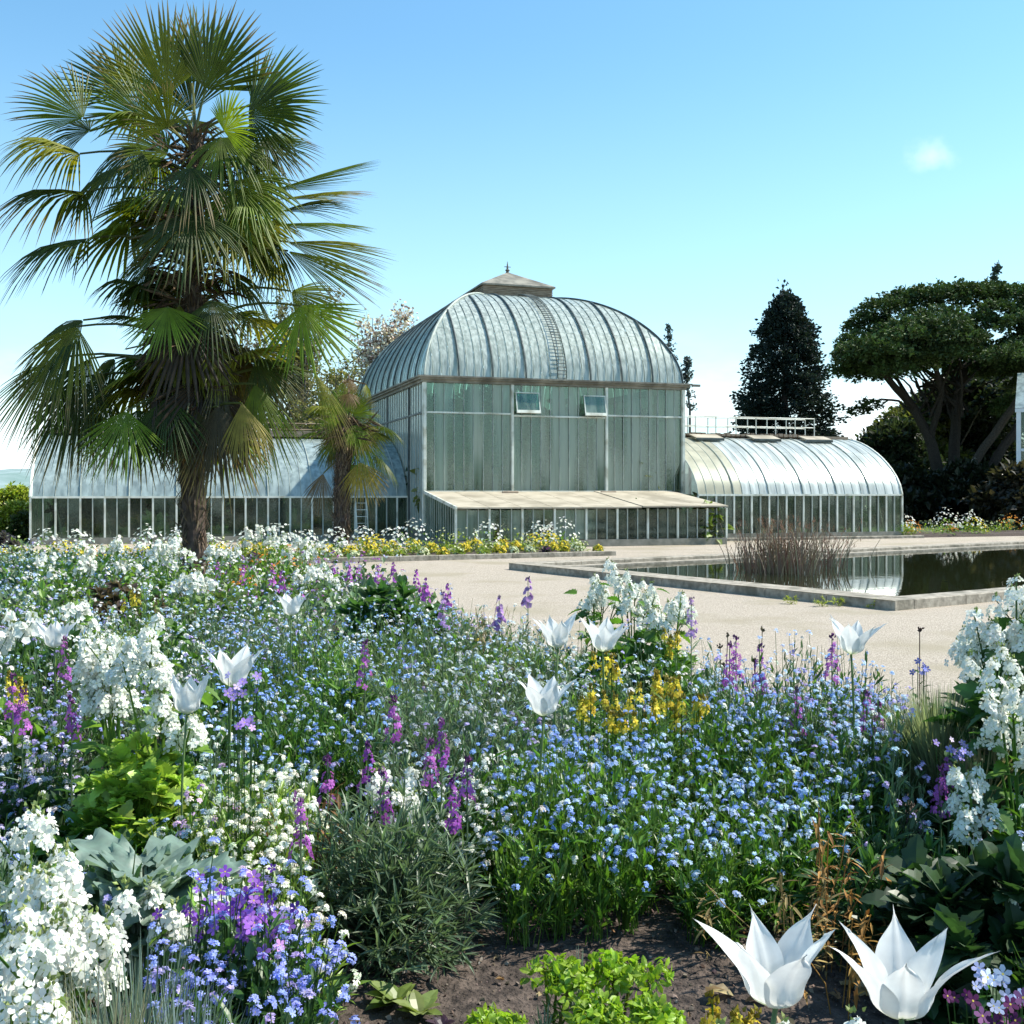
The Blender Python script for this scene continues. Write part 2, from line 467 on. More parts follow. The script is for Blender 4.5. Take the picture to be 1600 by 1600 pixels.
# clods and small stones on the bare soil
def rock_T():
    ph = [(0, 0, 1), (0, 0, -1)] + [(math.cos(i * 1.2566), math.sin(i * 1.2566), .45 if i % 2 else -.4) for i in range(5)]
    v = np.array(ph) * np.array([1, .8, .6])
    f = [(0, 2 + i, 2 + (i + 1) % 5) for i in range(5)] + [(1, 2 + (i + 1) % 5, 2 + i) for i in range(5)]
    return T(v, [f])
ROCK = rock_T()
a = Acc(); n = 9000
P = np.stack([rng.uniform(-.9, 1.3, n), rng.uniform(1.3, 2.75, n)], -1)
z = soil(P[:, 0], P[:, 1])
sc = .0016 + .006 * rng.random(n) ** 4
a.inst(ROCK, np.stack([P[:, 0], P[:, 1], z + sc * .25], -1), facing(rv(n)), sc, jit((.13, .10, .082), n, .55, .08))
k = 260
P = np.stack([rng.uniform(-.9, 1.3, k), rng.uniform(1.5, 2.7, k)], -1)
a.inst(ROCK, np.stack([P[:, 0], P[:, 1], soil(P[:, 0], P[:, 1]) + .003], -1), facing(rv(k)), .003 + .006 * rng.random(k) ** 2, jit((.3, .26, .22), k, .3))
a.build('soil_clods', BARK, kind='stuff', label='crumbly brown clods and pebbles on the bare soil', cat='soil')

# ---------------------------------------------------------------- pool
W0 = np.array([-.07, 23.9]); S0 = np.array([5.45, 15.6])
dv = (S0 - W0) / np.linalg.norm(S0 - W0)         # west -> south corner
du = np.array([-dv[1], dv[0]])                    # along the long side
du = du if du[0] > 0 else -du
LW = np.linalg.norm(S0 - W0); LL = 19.0
prot = math.atan2(du[1], du[0])
pool = empty('pool_surround', (S0[0], S0[1], 0), prot, label='low raised stone coping round the rectangular garden pool', cat='pool edge')
# local: x along the long side, y from S towards W
def stones(p0, p1, width, z0, z1, length, parent, name='coping_stone', mat=STONE, over=0):
    p0 = np.array(p0, float); p1 = np.array(p1, float)
    L = np.linalg.norm(p1 - p0); n = max(1, int(round(L / length))); d = (p1 - p0) / L; nn = np.array([-d[1], d[0]])
    ang = math.atan2(d[1], d[0])
    l = L / n
    a = Acc(); b = .012
    prof = [(-0, z0), (0, z1 - b), (b, z1), (width - b, z1), (width, z1 - b), (width, z0)]
    v = [(x, y, z) for x in (.005, l - .005) for y, z in prof]
    m = len(prof)
    q = [(i, i + 1, m + i + 1, m + i) for i in range(m - 1)]
    a.add(v, [q, [list(range(m - 1, -1, -1))], [list(range(m, 2 * m))]], (1, 1, 1))
    me = a.mesh(name, mat)
    for i in range(n):
        o = link(name, me, parent)
        q0 = p0 + d * l * i
        o.location = (q0[0], q0[1], random.uniform(-.003, .003))
        o.rotation_euler = (0, 0, ang + random.uniform(-.002, .002))
KW, KH = .42, .15
stones((0, 0), (0, LW), -KW, 0, KH, 1.25, pool)
stones((KW, 0), (LL, 0), KW, 0, KH, 1.25, pool)
stones((KW, LW - KW), (LL, LW - KW), KW, 0, KH, 1.25, pool)
for i in range(1): stones((LL, 0), (LL, LW), -KW, 0, KH, 1.25, pool)
a = Acc()
a.box((KW, LW - KW - .34, .02), (LL - KW, LW - KW - .005, .075))
a.box((KW + .005, KW + .005, .02), (KW + 1.0, LW - KW - .35, .06))
a.build('inner_ledge', STONE, pool)
m, t = newmat('pool_water')
p = N(t, 'ShaderNodeBsdfPrincipled'); p.inputs['Base Color'].default_value = (.016, .02, .008, 1); p.inputs['Roughness'].default_value = .03
p.inputs['IOR'].default_value = 1.33; p.inputs['Specular IOR Level'].default_value = .9
gg = N(t, 'ShaderNodeNewGeometry'); nn = N(t, 'ShaderNodeTexNoise'); nn.inputs['Scale'].default_value = 2.5; nn.inputs['Detail'].default_value = 3
t.links.new(gg.outputs['Position'], nn.inputs['Vector'])
bb = N(t, 'ShaderNodeBump'); bb.inputs['Strength'].default_value = .06; bb.inputs['Distance'].default_value = .02
t.links.new(nn.outputs['Fac'], bb.inputs['Height']); t.links.new(bb.outputs[0], p.inputs['Normal'])
o = N(t, 'ShaderNodeOutputMaterial'); t.links.new(p.outputs[0], o.inputs[0]); WATER = m
a = Acc(); a.grid([[(KW + .001, KW + .001, .04), (LL - KW, KW + .001, .04)], [(KW + .001, LW - KW - .001, .04), (LL - KW, LW - KW - .001, .04)]], (1, 1, 1))
o = a.build('pool_water', WATER, kind='structure'); o.location = pool.location; o.rotation_euler = pool.rotation_euler

# reeds standing in the water
def reeds(d, pc, wpx, n, h, lab):
    a = Acc(); x0 = px(pc, d)
    for i in range(n):
        bx = x0 + random.gauss(0, wpx / F * d * .22); by = d + random.gauss(0, .5)
        hh = h * random.uniform(.45, 1.05)
        lx, ly = random.gauss((bx - x0) * .25, .16), random.gauss(0, .2)
        tt = np.linspace(0, 1, 5)
        pts = np.stack([bx + lx * tt ** 1.6, by + ly * tt ** 1.6, .02 + hh * (tt - .08 * tt ** 3)], -1)
        c = jit((.30, .19, .13) if random.random() < .6 else (.36, .30, .18), 1)[0]
        a.tube(pts, .011 * (1 - .75 * tt), c, 3, cap=False)
        if random.random() < .3:
            tip = pts[-1]; m = 6
            a.inst(NEEDLE, tip[None] - np.array([0, 0, .1]) * rng.random((m, 1)), frames(rv(m, .4) + [0, 0, .6]), .09, jit((.24, .14, .09), m))
    a.build('reed_clump', DRY, loc=(x0, d, .02), label=lab, cat='reeds', group='reeds in the pool')
reeds(22.6, 1222, 120, 330, 1.2, 'dense tuft of brown dry reeds rising from the pool')
reeds(24.4, 1285, 110, 70, 1.0, 'thin straggly reeds right of the dense tuft in the pool')
reeds(24.0, 1175, 60, 50, .9, 'sparse short reeds left of the dense tuft in the pool')

# ---------------------------------------------------------------- glasshouse
A0 = np.array([-2.90, 36.3]); ANG = R(18)
GW, GD = 9.46, 13.1
house = empty('glasshouse', (A0[0], A0[1], 0), ANG, label='old Victorian style glasshouse with domed central pavilion and two curved wings', cat='greenhouse')
def part(name, **k):
    o = bpy.data.objects.new(name, None); o.empty_display_size = .2; col.objects.link(o); o.parent = house
    return tag(o, **k)
pav = part('pavilion'); wingl = part('wing'); wingr = part('wing'); lean = part('lean_to')
UB = {}
def unit_pane(mat, name='pane'):
    if mat.name not in UB:
        a = Acc(); a.box((0, -.5, 0), (1, .5, 1))
        UB[mat.name] = a.mesh(name, mat)
    return UB[mat.name]
def flat_pane(parent, p, sx, sz, rz, mat, tilt=0):
    o = link('pane', unit_pane(mat), parent)
    o.location = p; o.scale = (sx, .006, sz)
    o.rotation_euler = (tilt + random.gauss(0, .006), random.gauss(0, .0), rz + random.gauss(0, .012))
    return o
# --- wall builder in house coordinates: along = 's' (faces -t) or 't' (faces -s)
def bars(a, pts, w, dpt, z0, z1, axis, off):
    for q in pts:
        if axis == 's': a.box((q - w / 2, off - dpt / 2, z0), (q + w / 2, off + dpt / 2, z1))
        else: a.box((off - dpt / 2, q - w / 2, z0), (off + dpt / 2, q + w / 2, z1))
CZ = 5.46; TZ = 4.30; LZ = 1.72
# plinth & floor
a = Acc(); a.box((.05, .02, 0), (GW - .05, .12, .5)); a.box((-.02, .0, 0), (.1, 2.1, .5)); a.box((.15, .15, .01), (GW, GD, .03))
a.build('plinth', WALLB, pav)
posts = [0, 3.05, 6.5, GW]
npan = [9, 10, 9]
a = Acc()
for b in range(3):
    s0, s1 = posts[b], posts[b + 1]
    dz = [0, -.06, .02][b]
    k = npan[b]; wd = (s1 - s0) / k
    for i in range(k):
        for (z0, z1) in ((LZ, TZ + dz), (TZ + dz + .05, CZ - .12)):
            flat_pane(pav, (s0 + wd * i + .005, .03, z0), wd - .010, z1 - z0, 0, GL_FRONT)
    bars(a, [s0 + wd * i for i in range(1, k)], .018, .03, LZ, CZ - .1, 's', 0.01)
a.build('glazing_bars', GREENP, pav, kind='stuff')
for b in range(3):
    dz = [0, -.06, .02][b]
    a = Acc(); a.box((posts[b] + .05, -.05, TZ + dz), (posts[b + 1] - .05, .05, TZ + dz + .055)); a.build('transom', CREAM, pav)
for i, s in enumerate(posts):
    a = Acc(); w_ = .12 if i in (0, 3) else .095
    a.box((s - w_ / 2, -.07, .5 if i in (0, 3) else LZ - .02), (s + w_ / 2, .07, CZ - .08)); a.box((s - w_ * .35, -.095, LZ - .02), (s + w_ * .35, -.0705, CZ - .3))
    a.build('post', CREAM, pav)
# opened vents in the middle bay and others
def vent(s, z, w_, h_, ang):
    a = Acc(); f = .03
    a.box((0, -.03, -h_ - .07), (w_, .03, -h_ + f)); a.box((0, -.02, -f), (w_, .02, 0)); a.box((0, -.02, -h_ + f), (f, .02, -f)); a.box((w_ - f, -.02, -h_ + f), (w_, .02, -f))
    o = a.build('vent_frame', CREAM, pav); o.location = (s, -.09, z); o.rotation_euler = (-ang, 0, 0)
    b = Acc(); b.box((f, -.004, -h_ + f), (w_ - f, .004, -f)); p_ = b.build('pane', GL_FRONT, pav); p_.location = o.location; p_.rotation_euler = o.rotation_euler
vent(3.14, CZ - .40, .85, .66, R(14)); vent(5.62, CZ - .44, .8, .66, R(14))
# left wall (s = 0, faces -s)
def side_wall(off, t0, t1, z0, z1, n, nm='side_panes'):
    a = Acc(); b = Acc(); wd = (t1 - t0) / n
    for i in range(n):
        for (q0, q1) in (((z0, TZ), (TZ + .06, z1)) if z1 > TZ else ((z0, z1),)):
            a.box((off - .003, t0 + wd * i + .015, q0), (off + .003, t0 + wd * (i + 1) - .015, q1))
    a.build('side_glazing', GL_BLUE, pav, kind='stuff')
    bars(b, [t0 + wd * i for i in range(1, n)], .03, .06, z0, z1, 't', off)
    b.build('glazing_bars', GREENP, pav, kind='stuff')
side_wall(0, .05, GD, .5, CZ - .1, 34)
side_wall(GW, .05, GD, .5, CZ - .1, 34)
for s in (0, GW):
    a = Acc(); a.box((s - .05, .06, TZ), (s + .05, GD, TZ + .06)); a.build('transom', DARKM, pav)
    for t_ in (2.2, 5.9, 9.5, GD):
        a = Acc(); a.box((s - .06, t_ - .05, .5), (s + .06, t_ + .05, CZ - .08)); a.build('post', DARKM, pav)
a = Acc(); a.box((0, GD - .01, .0), (GW, GD + .01, CZ)); a.build('dark_rear_panel', WALLB, pav)  # opaque panel in place of rear glass, added to darken the interior
# cornice: stepped gutter ring
def ring(a, e, z0, z1, ins=.15):
    a.box((-e, -e, z0), (GW + e, ins, z1)); a.box((-e, GD - ins, z0), (GW + e, GD + e, z1))
    a.box((-e, ins, z0), (ins, GD - ins, z1)); a.box((GW - ins, ins, z0), (GW + e, GD - ins, z1))
a = Acc(); ring(a, .10, CZ - .14, CZ - .045); ring(a, .19, CZ - .045, CZ + .02); ring(a, .26, CZ + .02, CZ + .075)
a.box((GW + .26, -.3, CZ - .03), (GW + .55, -.2, CZ + .05))
a.build('cornice', GUTTER, pav)
# dome
LH_s, LH_t = 1.32, 2.09
as_, at_ = GW / 2 - LH_s, GD / 2 - LH_t
DZ0, DZ1 = CZ + .075, 9.12
NE = 1.72
def prof(q): return DZ0 + (DZ1 - DZ0) * (1 - (1 - np.clip(q, 0, 1)) ** NE) ** (1 / NE)
# levels spaced evenly along the curve
qq = np.linspace(0, 1, 400); zz = prof(qq)
arc = np.concatenate([[0], np.cumsum(np.hypot(np.diff(qq * 3.9), np.diff(zz)))]); arc /= arc[-1]
NL = 15
QL = np.interp(np.linspace(0, 1, NL + 1), arc, qq)
def roof_pt(side, s, q, out=0.0):
    """side 0 front,1 left,2 back,3 right; s is position along that side"""
    z = float(prof(q))
    L = GW if side in (0, 2) else GD
    ai = as_ if side in (0, 2) else at_
    an = at_ if side in (0, 2) else as_
    s = min(max(s, ai * q), L - ai * q)
    n = an * q - out
    if side == 0: return (s, n, z + out * .5)
    if side == 2: return (s, GD - n, z + out * .5)
    if side == 1: return (n, s, z + out * .5)
    return (GW - n, s, z + out * .5)
def roof_cell(a, side, s0, s1, k0, k1, out, gap=.012):
    L = GW if side in (0, 2) else GD; ai = as_ if side in (0, 2) else at_
    if s1 - gap <= ai * QL[k0] or s0 + gap >= L - ai * QL[k0]: return False
    P = np.array([[roof_pt(side, s0 + gap, QL[k], out), roof_pt(side, s1 - gap, QL[k], out)] for k in range(k0, k1 + 1)])
    P2 = np.array([[roof_pt(side, s0 + gap, QL[k], out - .008), roof_pt(side, s1 - gap, QL[k], out - .008)] for k in range(k0, k1 + 1)])
    a.grid(P, (1, 1, 1)); a.grid(P2, (1, 1, 1))
    return True
def roof_line(side, s, out, k0=0):
    L = GW if side in (0, 2) else GD; ai = as_ if side in (0, 2) else at_
    pts = []
    for q in np.interp(np.linspace(0, 1, 31), arc, qq):
        if s < ai * q - 1e-6 or s > L - ai * q + 1e-6: break
        pts.append(roof_pt(side, s, q, out))
    return pts
NF = 32
for i in range(NF):
    s0, s1 = GW * i / NF, GW * (i + 1) / NF
    for (k0, k1) in ((0, 5), (5, 10), (10, 15)):
        a = Acc()
        if roof_cell(a, 0, s0, s1, k0, k1, .0 + .008 * ((i + k0) % 2)): a.build('pane', GL_DOME, pav, smooth=True)
for side, nn_ in ((1, 38), (2, 30), (3, 38)):
    a = Acc(); L = GW if side == 2 else GD
    for i in range(nn_): roof_cell(a, side, L * i / nn_, L * (i + 1) / nn_, 0, NL, .008 * (i % 2))
    a.build('roof_glazing', GL_DOME, pav, smooth=True, kind='stuff')
a = Acc()
for side, nn_ in ((0, NF), (1, 38), (3, 38)):
    L = GW if side == 0 else GD
    for i in range(1, nn_):
        if side == 0 and i % 4 == 0: continue
        p_ = roof_line(side, L * i / nn_, .022)
        if len(p_) > 2: a.tube(p_, .009, (1, 1, 1), 4)
a.build('glazing_bars', GREENP, pav, kind='stuff')
for side in (0, 1, 3):
    nn_ = 8 if side == 0 else 11; L = GW if side == 0 else GD
    for i in range(1, nn_):
        if side == 0 and i == 4: continue
        p_ = roof_line(side, L * i / nn_, .045)
        if len(p_) > 2:
            a = Acc(); a.tube(p_, .033, (1, 1, 1), 6); a.build('rib', DARKM, pav)
for (sx, tx) in ((0, 0), (1, 0), (0, 1), (1, 1)):
    a = Acc(); pts = []
    for q in np.interp(np.linspace(0, 1, 31), arc, qq):
        pts.append((as_ * q if sx == 0 else GW - as_ * q, at_ * q if tx == 0 else GD - at_ * q, float(prof(q)) + .03))
    a.tube(pts, .04, (1, 1, 1), 6); a.build('hip_rib', DARKM if sx else GREENP, pav)
# roof ladder with chain-like rungs
lad = []
for q in np.interp(np.linspace(0, .985, 44), arc, qq): lad.append(q)
a = Acc(); s_c = GW * .5 + .1
for ds in (-.17, .17): a.tube([roof_pt(0, s_c + ds, q, .11) for q in lad], .016, (1, 1, 1), 4)
for q in lad: a.tube([roof_pt(0, s_c - .17, q, .115), roof_pt(0, s_c + .17, q, .115)], .014, (1, 1, 1), 4)
a.build('roof_ladder', DARKM, pav)
# purlin rings just under the glass
a = Acc()
for k in (5, 10):
    q = QL[k]
    pts = [(as_ * q, at_ * q), (GW - as_ * q, at_ * q), (GW - as_ * q, GD - at_ * q), (as_ * q, GD - at_ * q), (as_ * q, at_ * q)]
    for u_, v_ in zip(pts[:-1], pts[1:]): a.tube([(*u_, float(prof(q)) - .03), (*v_, float(prof(q)) - .03)], .025, (1, 1, 1), 4)
a.build('purlins', GREENP, pav)
# lantern
cs, ct = GW / 2, GD / 2
a = Acc(); a.box((cs - LH_s - .05, ct - LH_t - .05, DZ1 - .12), (cs + LH_s + .05, ct + LH_t + .05, DZ1 + .40))
lant = a.build('lantern', TIMBER, pav)
a = Acc()
for i in range(6):
    z = DZ1 + .0 + i * .065
    a.box((cs - LH_s - .075, ct - LH_t - .075, z), (cs + LH_s + .075, ct - LH_t - .0505, z + .035))
    a.box((cs - LH_s - .075, ct - LH_t - .05, z), (cs - LH_s - .0505, ct + LH_t + .05, z + .035))
    a.box((cs + LH_s + .0505, ct - LH_t - .05, z), (cs + LH_s + .075, ct + LH_t + .05, z + .035))
a.build('lantern_louvres', TIMBER, pav)
e = .16; zt = DZ1 + .401
a = Acc()
v = [(cs - LH_s - e, ct - LH_t - e, zt), (cs + LH_s + e, ct - LH_t - e, zt), (cs + LH_s + e, ct + LH_t + e, zt), (cs - LH_s - e, ct + LH_t + e, zt)]
v2 = [(x, y, z + .06) for x, y, z in v]
r_ = [(cs, ct - .8, 10.33), (cs, ct + .8, 10.33)]
a.add(v + v2 + r_, [[(3, 2, 1, 0), (0, 1, 5, 4), (1, 2, 6, 5), (2, 3, 7, 6), (3, 0, 4, 7), (5, 6, 9, 8), (7, 4, 8, 9)], [(4, 5, 8), (6, 7, 9)]], (1, 1, 1))
a.build('lantern_roof', GUTTER, pav)
a = Acc(); zs = [10.28, 10.36, 10.39, 10.42, 10.45, 10.6, 10.76]; rr = [.09, .05, .09, .09, .045, .03, .006]
a.tube([(cs, ct - .8, z) for z in zs], rr, (1, 1, 1), 8); a.tube([(cs - .13, ct - .8, 10.54), (cs + .13, ct - .8, 10.54)], .016, (1, 1, 1), 5)
a.build('finial', GUTTER, pav)

# --- curved wings
def wing(root, s0, s1, t0, half, ze, zr, npane, glass, wallglass, end_side, n=1.6, left=True):
    def pr(q): return ze + (zr - ze) * (1 - (1 - q) ** n) ** (1 / n)
    q4 = np.linspace(0, 1, 200); z4 = np.array([pr(q) for q in q4])
    ar = np.concatenate([[0], np.cumsum(np.hypot(np.diff(q4 * half), np.diff(z4)))]); ar /= ar[-1]
    Q = np.interp(np.linspace(0, 1, 13), ar, q4)
    wd = (s1 - s0) / npane
    me = {}
    rows = 2
    for r in range(rows):
        ks = Q[r * 12 // rows:(r + 1) * 12 // rows + 1]
        a = Acc()
        a.grid([[(.012, half * q, pr(q)), (wd - .012, half * q, pr(q))] for q in ks], (1, 1, 1))
        a.grid([[(.012, half * q, pr(q) - .008), (wd - .012, half * q, pr(q) - .008)] for q in ks], (1, 1, 1))
        me[r] = a.mesh('pane', glass, True); me[r + 2] = a.mesh('pane', GL_BEIGE, True)
    for i in range(npane):
        for r in range(rows):
            o = link('pane', me[r + 2] if (not left and i < 5) else me[r], root); o.location = (s0 + wd * i, t0, .006 * ((i + r) % 2))
    a = Acc()
    a.grid([[(s0, t0 + 2 * half - half * q, pr(q)), (s1, t0 + 2 * half - half * q, pr(q))] for q in Q], (1, 1, 1))
    a.build('rear_roof', glass, root, smooth=True)
    a = Acc()
    for i in range(1, npane):
        if i % 4 == 0: continue
        a.tube([(s0 + wd * i, t0 + half * q - .006, pr(q) + .006) for q in Q], .008, (1, 1, 1), 4)
    a.build('glazing_bars', GREENP, root, kind='stuff')
    for i in range(0, npane + 1, 4):
        a = Acc(); a.tube([(s0 + wd * i, t0 + half * q - .02, pr(q) + .02) for q in Q], .018, (1, 1, 1), 5); a.build('rib', GREENP, root)
    # end arch
    for se in ((s0, s1) if end_side == 2 else ((s0,) if left else (s1,))):
        a = Acc(); full = [(se, t0 + half * q, pr(q)) for q in Q] + [(se, t0 + 2 * half - half * q, pr(q)) for q in Q[::-1][1:]]
        a.tube(full, .05, (1, 1, 1), 6); a.build('end_arch', CREAM, root)
        pl = [(se, t0 + .01, .25)] + [(p_[0], p_[1], p_[2] - .02) for p_ in full] + [(se, t0 + 2 * half - .01, .25)]
        a = Acc(); a.add(pl, [np.arange(len(pl))[None]], (1, 1, 1)); a.build('end_glazing', wallglass, root)
        a = Acc()
        for k in range(1, 10):
            t_ = t0 + 2 * half * k / 10; q = 1 - abs(1 - k / 5)
            a.box((se - .02, t_ - .02, .25), (se + .02, t_ + .02, pr(q) - .03))
        a.box((se - .025, t0, ze - .03), (se + .025, t0 + 2 * half, ze + .03))
        a.build('end_bars', CREAM, root)
    # front wall
    for i in range(npane):
        flat_pane(root, (s0 + wd * i + .015, t0 + .02, .22), wd - .03, ze - .25, 0, wallglass)
    for i in range(0, npane + 1):
        a = Acc(); w_ = .034 if i % 2 else .06
        a.box((s0 + wd * i - w_ / 2, t0 - .04, .2), (s0 + wd * i + w_ / 2, t0 + .03, ze - .03))
        a.build('mullion', CREAM if i % 2 == 0 else GREENP, root)
    a = Acc(); a.box((s0, t0 - .055, ze - .035), (s1, t0 + .05, ze + .03)); a.build('eaves_rail', CREAM, root)
    a = Acc(); a.box((s0, t0 - .06, 0), (s1, t0 + .06, .22)); a.box((s0, t0 + .06, .01), (s1, t0 + 2 * half, .02)); a.build('plinth', WALLB, root)
    a = Acc(); a.box((s0, t0 + 2 * half - .02, 0), (s1, t0 + 2 * half + .02, ze)); a.build('rear_wall', wallglass, root)
    # ridge board
    a = Acc(); a.box((s0, t0 + half - .28, zr - .01), (s1, t0 + half + .28, zr + .09)); a.build('ridge_board', TIMBER, root)
    # interior raking struts, seen through the wall glass
    a = Acc()
    for i in range(2, npane, 4):
        sx = s0 + wd * i
        a.tube([(sx - .12, t0 + .5, ze + .4), (sx + .18, t0 + .35, .2)], .022, (1, 1, 1), 5)
    a.build('raking_struts', CREAM, root)
wing(wingl, -12.2, -.08, 2.2, 3.75, 1.52, 3.72, 33, GL_BLUE, GL_CLEAR, 1, left=True)
wing(wingr, GW + .08, 18.0, -1.0, 3.6, 1.58, 3.80, 24, GL_WHITE, GL_CLEAR, 1, left=False)
# handrails above the ridges
def handrail(root, s0, s1, t, z, h, n, mat=CREAM):
    a = Acc()
    for zz_ in (h, h * .5): a.tube([(s0, t, z + zz_), (s1, t, z + zz_)], .02, (1, 1, 1), 5)
    for i in range(n + 1):
        s = s0 + (s1 - s0) * i / n
        a.tube([(s, t, z), (s, t, z + h)], .022, (1, 1, 1), 5)
    a.build('handrail', mat, root)
handrail(wingr, GW + .1, 16.6, 2.6, 3.88, .72, 8)
handrail(wingr, GW + .1, 16.6, 3.25, 3.88, .72, 8)
handrail(wingl, -12, -.3, 6.2, 3.8, .45, 11, TIMBER)
# opened roof lights on the right wing, with rolled blinds
for s in (10.75, 13.2, 15.5):
    a = Acc(); a.box((0, -.62, 0), (1.15, 0, .05)); o = a.build('roof_light', SHADE, wingr); o.location = (s, 2.05, 3.83); o.rotation_euler = (R(15), 0, 0)
    a = Acc(); a.box((.0, -.68, -.05), (1.15, -.621, .04)); o2 = a.build('roof_light_edge', DARKM, wingr); o2.location = o.location; o2.rotation_euler = o.rotation_euler
a = Acc()
for i in range(30):
    s = GW + .2 + i * .21; a.box((s, 2.1, 3.83), (s + .16, 2.3 + random.uniform(0, .1), 3.9 + random.uniform(0, .06)))
a.build('rolled_blind', TIMBER, wingr)
a = Acc()
for i in range(34):
    s = -11.8 + i * .34; a.box((s, 5.2, 3.70), (s + .31, 5.7, 3.86 + random.uniform(0, .07)))
a.build('rolled_blind', TIMBER, wingl)
# --- lean-to house in front
AW, AD = 8.98, 4.0
z_t, z_b = 1.70, 1.23
nr = 9
for i in range(nr):
    s0 = AW * i / nr; s1 = AW * (i + 1) / nr
    up = .02 if i > 5 else 0
    a = Acc(); g_ = .008
    e0 = .12 + (.04 if i > 5 else 0)
    top = [(s0 + g_, -.12, z_t + up), (s1 - g_, -.12, z_t + up), (s1 - g_, -AD - e0, z_b + up), (s0 + g_, -AD - e0, z_b + up)]
    bot = [(x, y, z - .045) for x, y, z in top]
    a.add(top + bot, [[(3, 2, 1, 0), (4, 5, 6, 7), (0, 1, 5, 4), (1, 2, 6, 5), (2, 3, 7, 6), (3, 0, 4, 7)]], (1, 1, 1))
    a.build('roof_panel', SHADE, lean)
a = Acc(); a.box((-.02, -.115, z_t - .06), (AW, .0 - .1, z_t + .03)); a.build('flashing', CREAM, lean)
a = Acc()
v = [(-.05, -.12, z_t - .07), (-.05, -AD - .14, z_b - .07), (.004, -AD - .14, z_b - .07), (.004, -.12, z_t - .07)]
a.add(v + [(x, y, z + .1) for x, y, z in v], [[(0, 1, 2, 3), (7, 6, 5, 4), (0, 4, 5, 1), (1, 5, 6, 2), (2, 6, 7, 3), (3, 7, 4, 0)]], (1, 1, 1)); a.build('verge_board', CREAM, lean)
for s in (2.55, 6.1): 
    a = Acc(); a.tube([(s, -.5, z_t - .03), (s + .55, -.5, z_t - .02)], .05, (1, 1, 1), 6); a.build('blind_roll', TIMBER, lean)
nn_ = 26
for i in range(nn_):
    flat_pane(lean, (AW * i / nn_ + .015, -AD + .02, .24), AW / nn_ - .03, z_b - .33, 0, GL_CLEAR if i > 12 else GL_FRONT)
a = Acc(); bars(a, [AW * i / nn_ for i in range(1, nn_) if i % 3], .028, .05, .22, z_b - .06, 's', -AD); a.build('glazing_bars', GREENP, lean, kind='stuff')
for i in range(0, nn_ + 1):
    if i % 3 and i != nn_: continue
    a = Acc(); a.box((AW * i / nn_ - .03, -AD - .045, .2), (AW * i / nn_ + .03, -AD + .04, z_b - .055)); a.build('mullion', CREAM, lean)
a = Acc(); a.box((0, -AD - .06, 0), (AW, -AD + .06, .22)); a.box((-.03, -AD, 0), (.03, 0, .22)); a.box((AW - .03, -AD + .06, 0), (AW + .03, 0, .22)); a.build('plinth', WALLB, lean)
a = Acc(); b = Acc()
for i in range(14):
    t0 = -AD + AD * i / 14; zt = z_b + (z_t - z_b) * (i + .0) / 14 - .06
    for so_ in (0, AW):
        a.box((so_ - .003, t0 + .015, .23), (so_ + .003, t0 + AD / 14 - .015, zt)); b.box((so_ - .02, t0 - .015, .23), (so_ + .02, t0 + .015, zt))
a.build('side_glazing', GL_FRONT, lean, kind='stuff'); b.build('glazing_bars', GREENP, lean, kind='stuff')
# front wall of the pavilion under the lean-to roof, back wall colour
a = Acc(); a.box((.12, .0, .5), (GW - .06, .05, LZ - .03)); a.build('inner_wall', WALLB, pav)

def hp(s, t_, z=0):
    c, sn = math.cos(ANG), math.sin(ANG)
    return (A0[0] + s * c - t_ * sn, A0[1] + s * sn + t_ * c, z)

# ladder leaning on the left wing
a_l = empty('ladder', hp(-1.75, 1.55), ANG, label='grey metal ladder leaning against the left wing beside the pavilion', cat='ladder')
LH = 1.9
for sx in (-.19, .19):
    a = Acc(); a.tube([(sx, 0, 0), (sx, .58, LH)], .022, (1, 1, 1), 6); a.build('rail', CREAM, a_l)
me = None
for i in range(8):
    f_ = (i + .7) / 8.3
    if me is None:
        a = Acc(); a.tube([(-.19, 0, 0), (.19, 0, 0)], .014, (1, 1, 1), 6); me = a.mesh('rung', CREAM)
    o = link('rung', me, a_l); o.location = (0, .58 * f_, LH * f_)

# kerb strip along the glasshouse
ks = empty('edging_kerb', hp(9.2, -2.0), ANG, label='pale stone kerb along the foot of the right glasshouse wing', cat='kerb')
stones((0, 0), (9.0, 0), .25, 0, .10, 1.0, ks, 'kerb_stone')

# small white framed glasshouse at the far right
wg = empty('small_glasshouse', (px(1588, 52), 52, 0), R(-27), label='white framed small glasshouse half hidden at the right edge', cat='greenhouse')
H1 = 5.45; 
a = Acc(); a.box((0, .01, 1.3), (6, .03, H1)); a.box((0.01, 0.04, 1.3), (.03, 5, H1)); a.build('glazing', GL_CLEAR, wg)
for i in range(7):
    a = Acc(); a.box((i * 1.0 - .0, -.06, 1.3), (i * 1.0 + .2, .06, H1)); a.build('mullion', noisy_mat('white_paint', (.7, .72, .74), (.8, .8, .8), 3) if i == 0 else bpy.data.materials['white_paint'], wg)
WP = bpy.data.materials['white_paint']
a = Acc(); 
for z in (1.3, 3.6, H1): a.box((.21, -.05, z), (6, .05, z + .13)) if z < H1 else a.box((-.05, -.08, z + .001), (6.2, .08, z + .18))
a.build('rail', WP, wg)
a = Acc(); a.add([(-.05, -.1, H1 + .2), (6.2, -.1, H1 + .2), (6.2, 2.5, H1 + 2.1), (-.05, 2.5, H1 + 2.1), (-.05, 5.1, H1 + .2), (6.2, 5.1, H1 + .2)], [[(0, 1, 2, 3), (3, 2, 5, 4)], [(0, 3, 4)]], (1, 1, 1)); a.build('roof', GL_BLUE, wg)
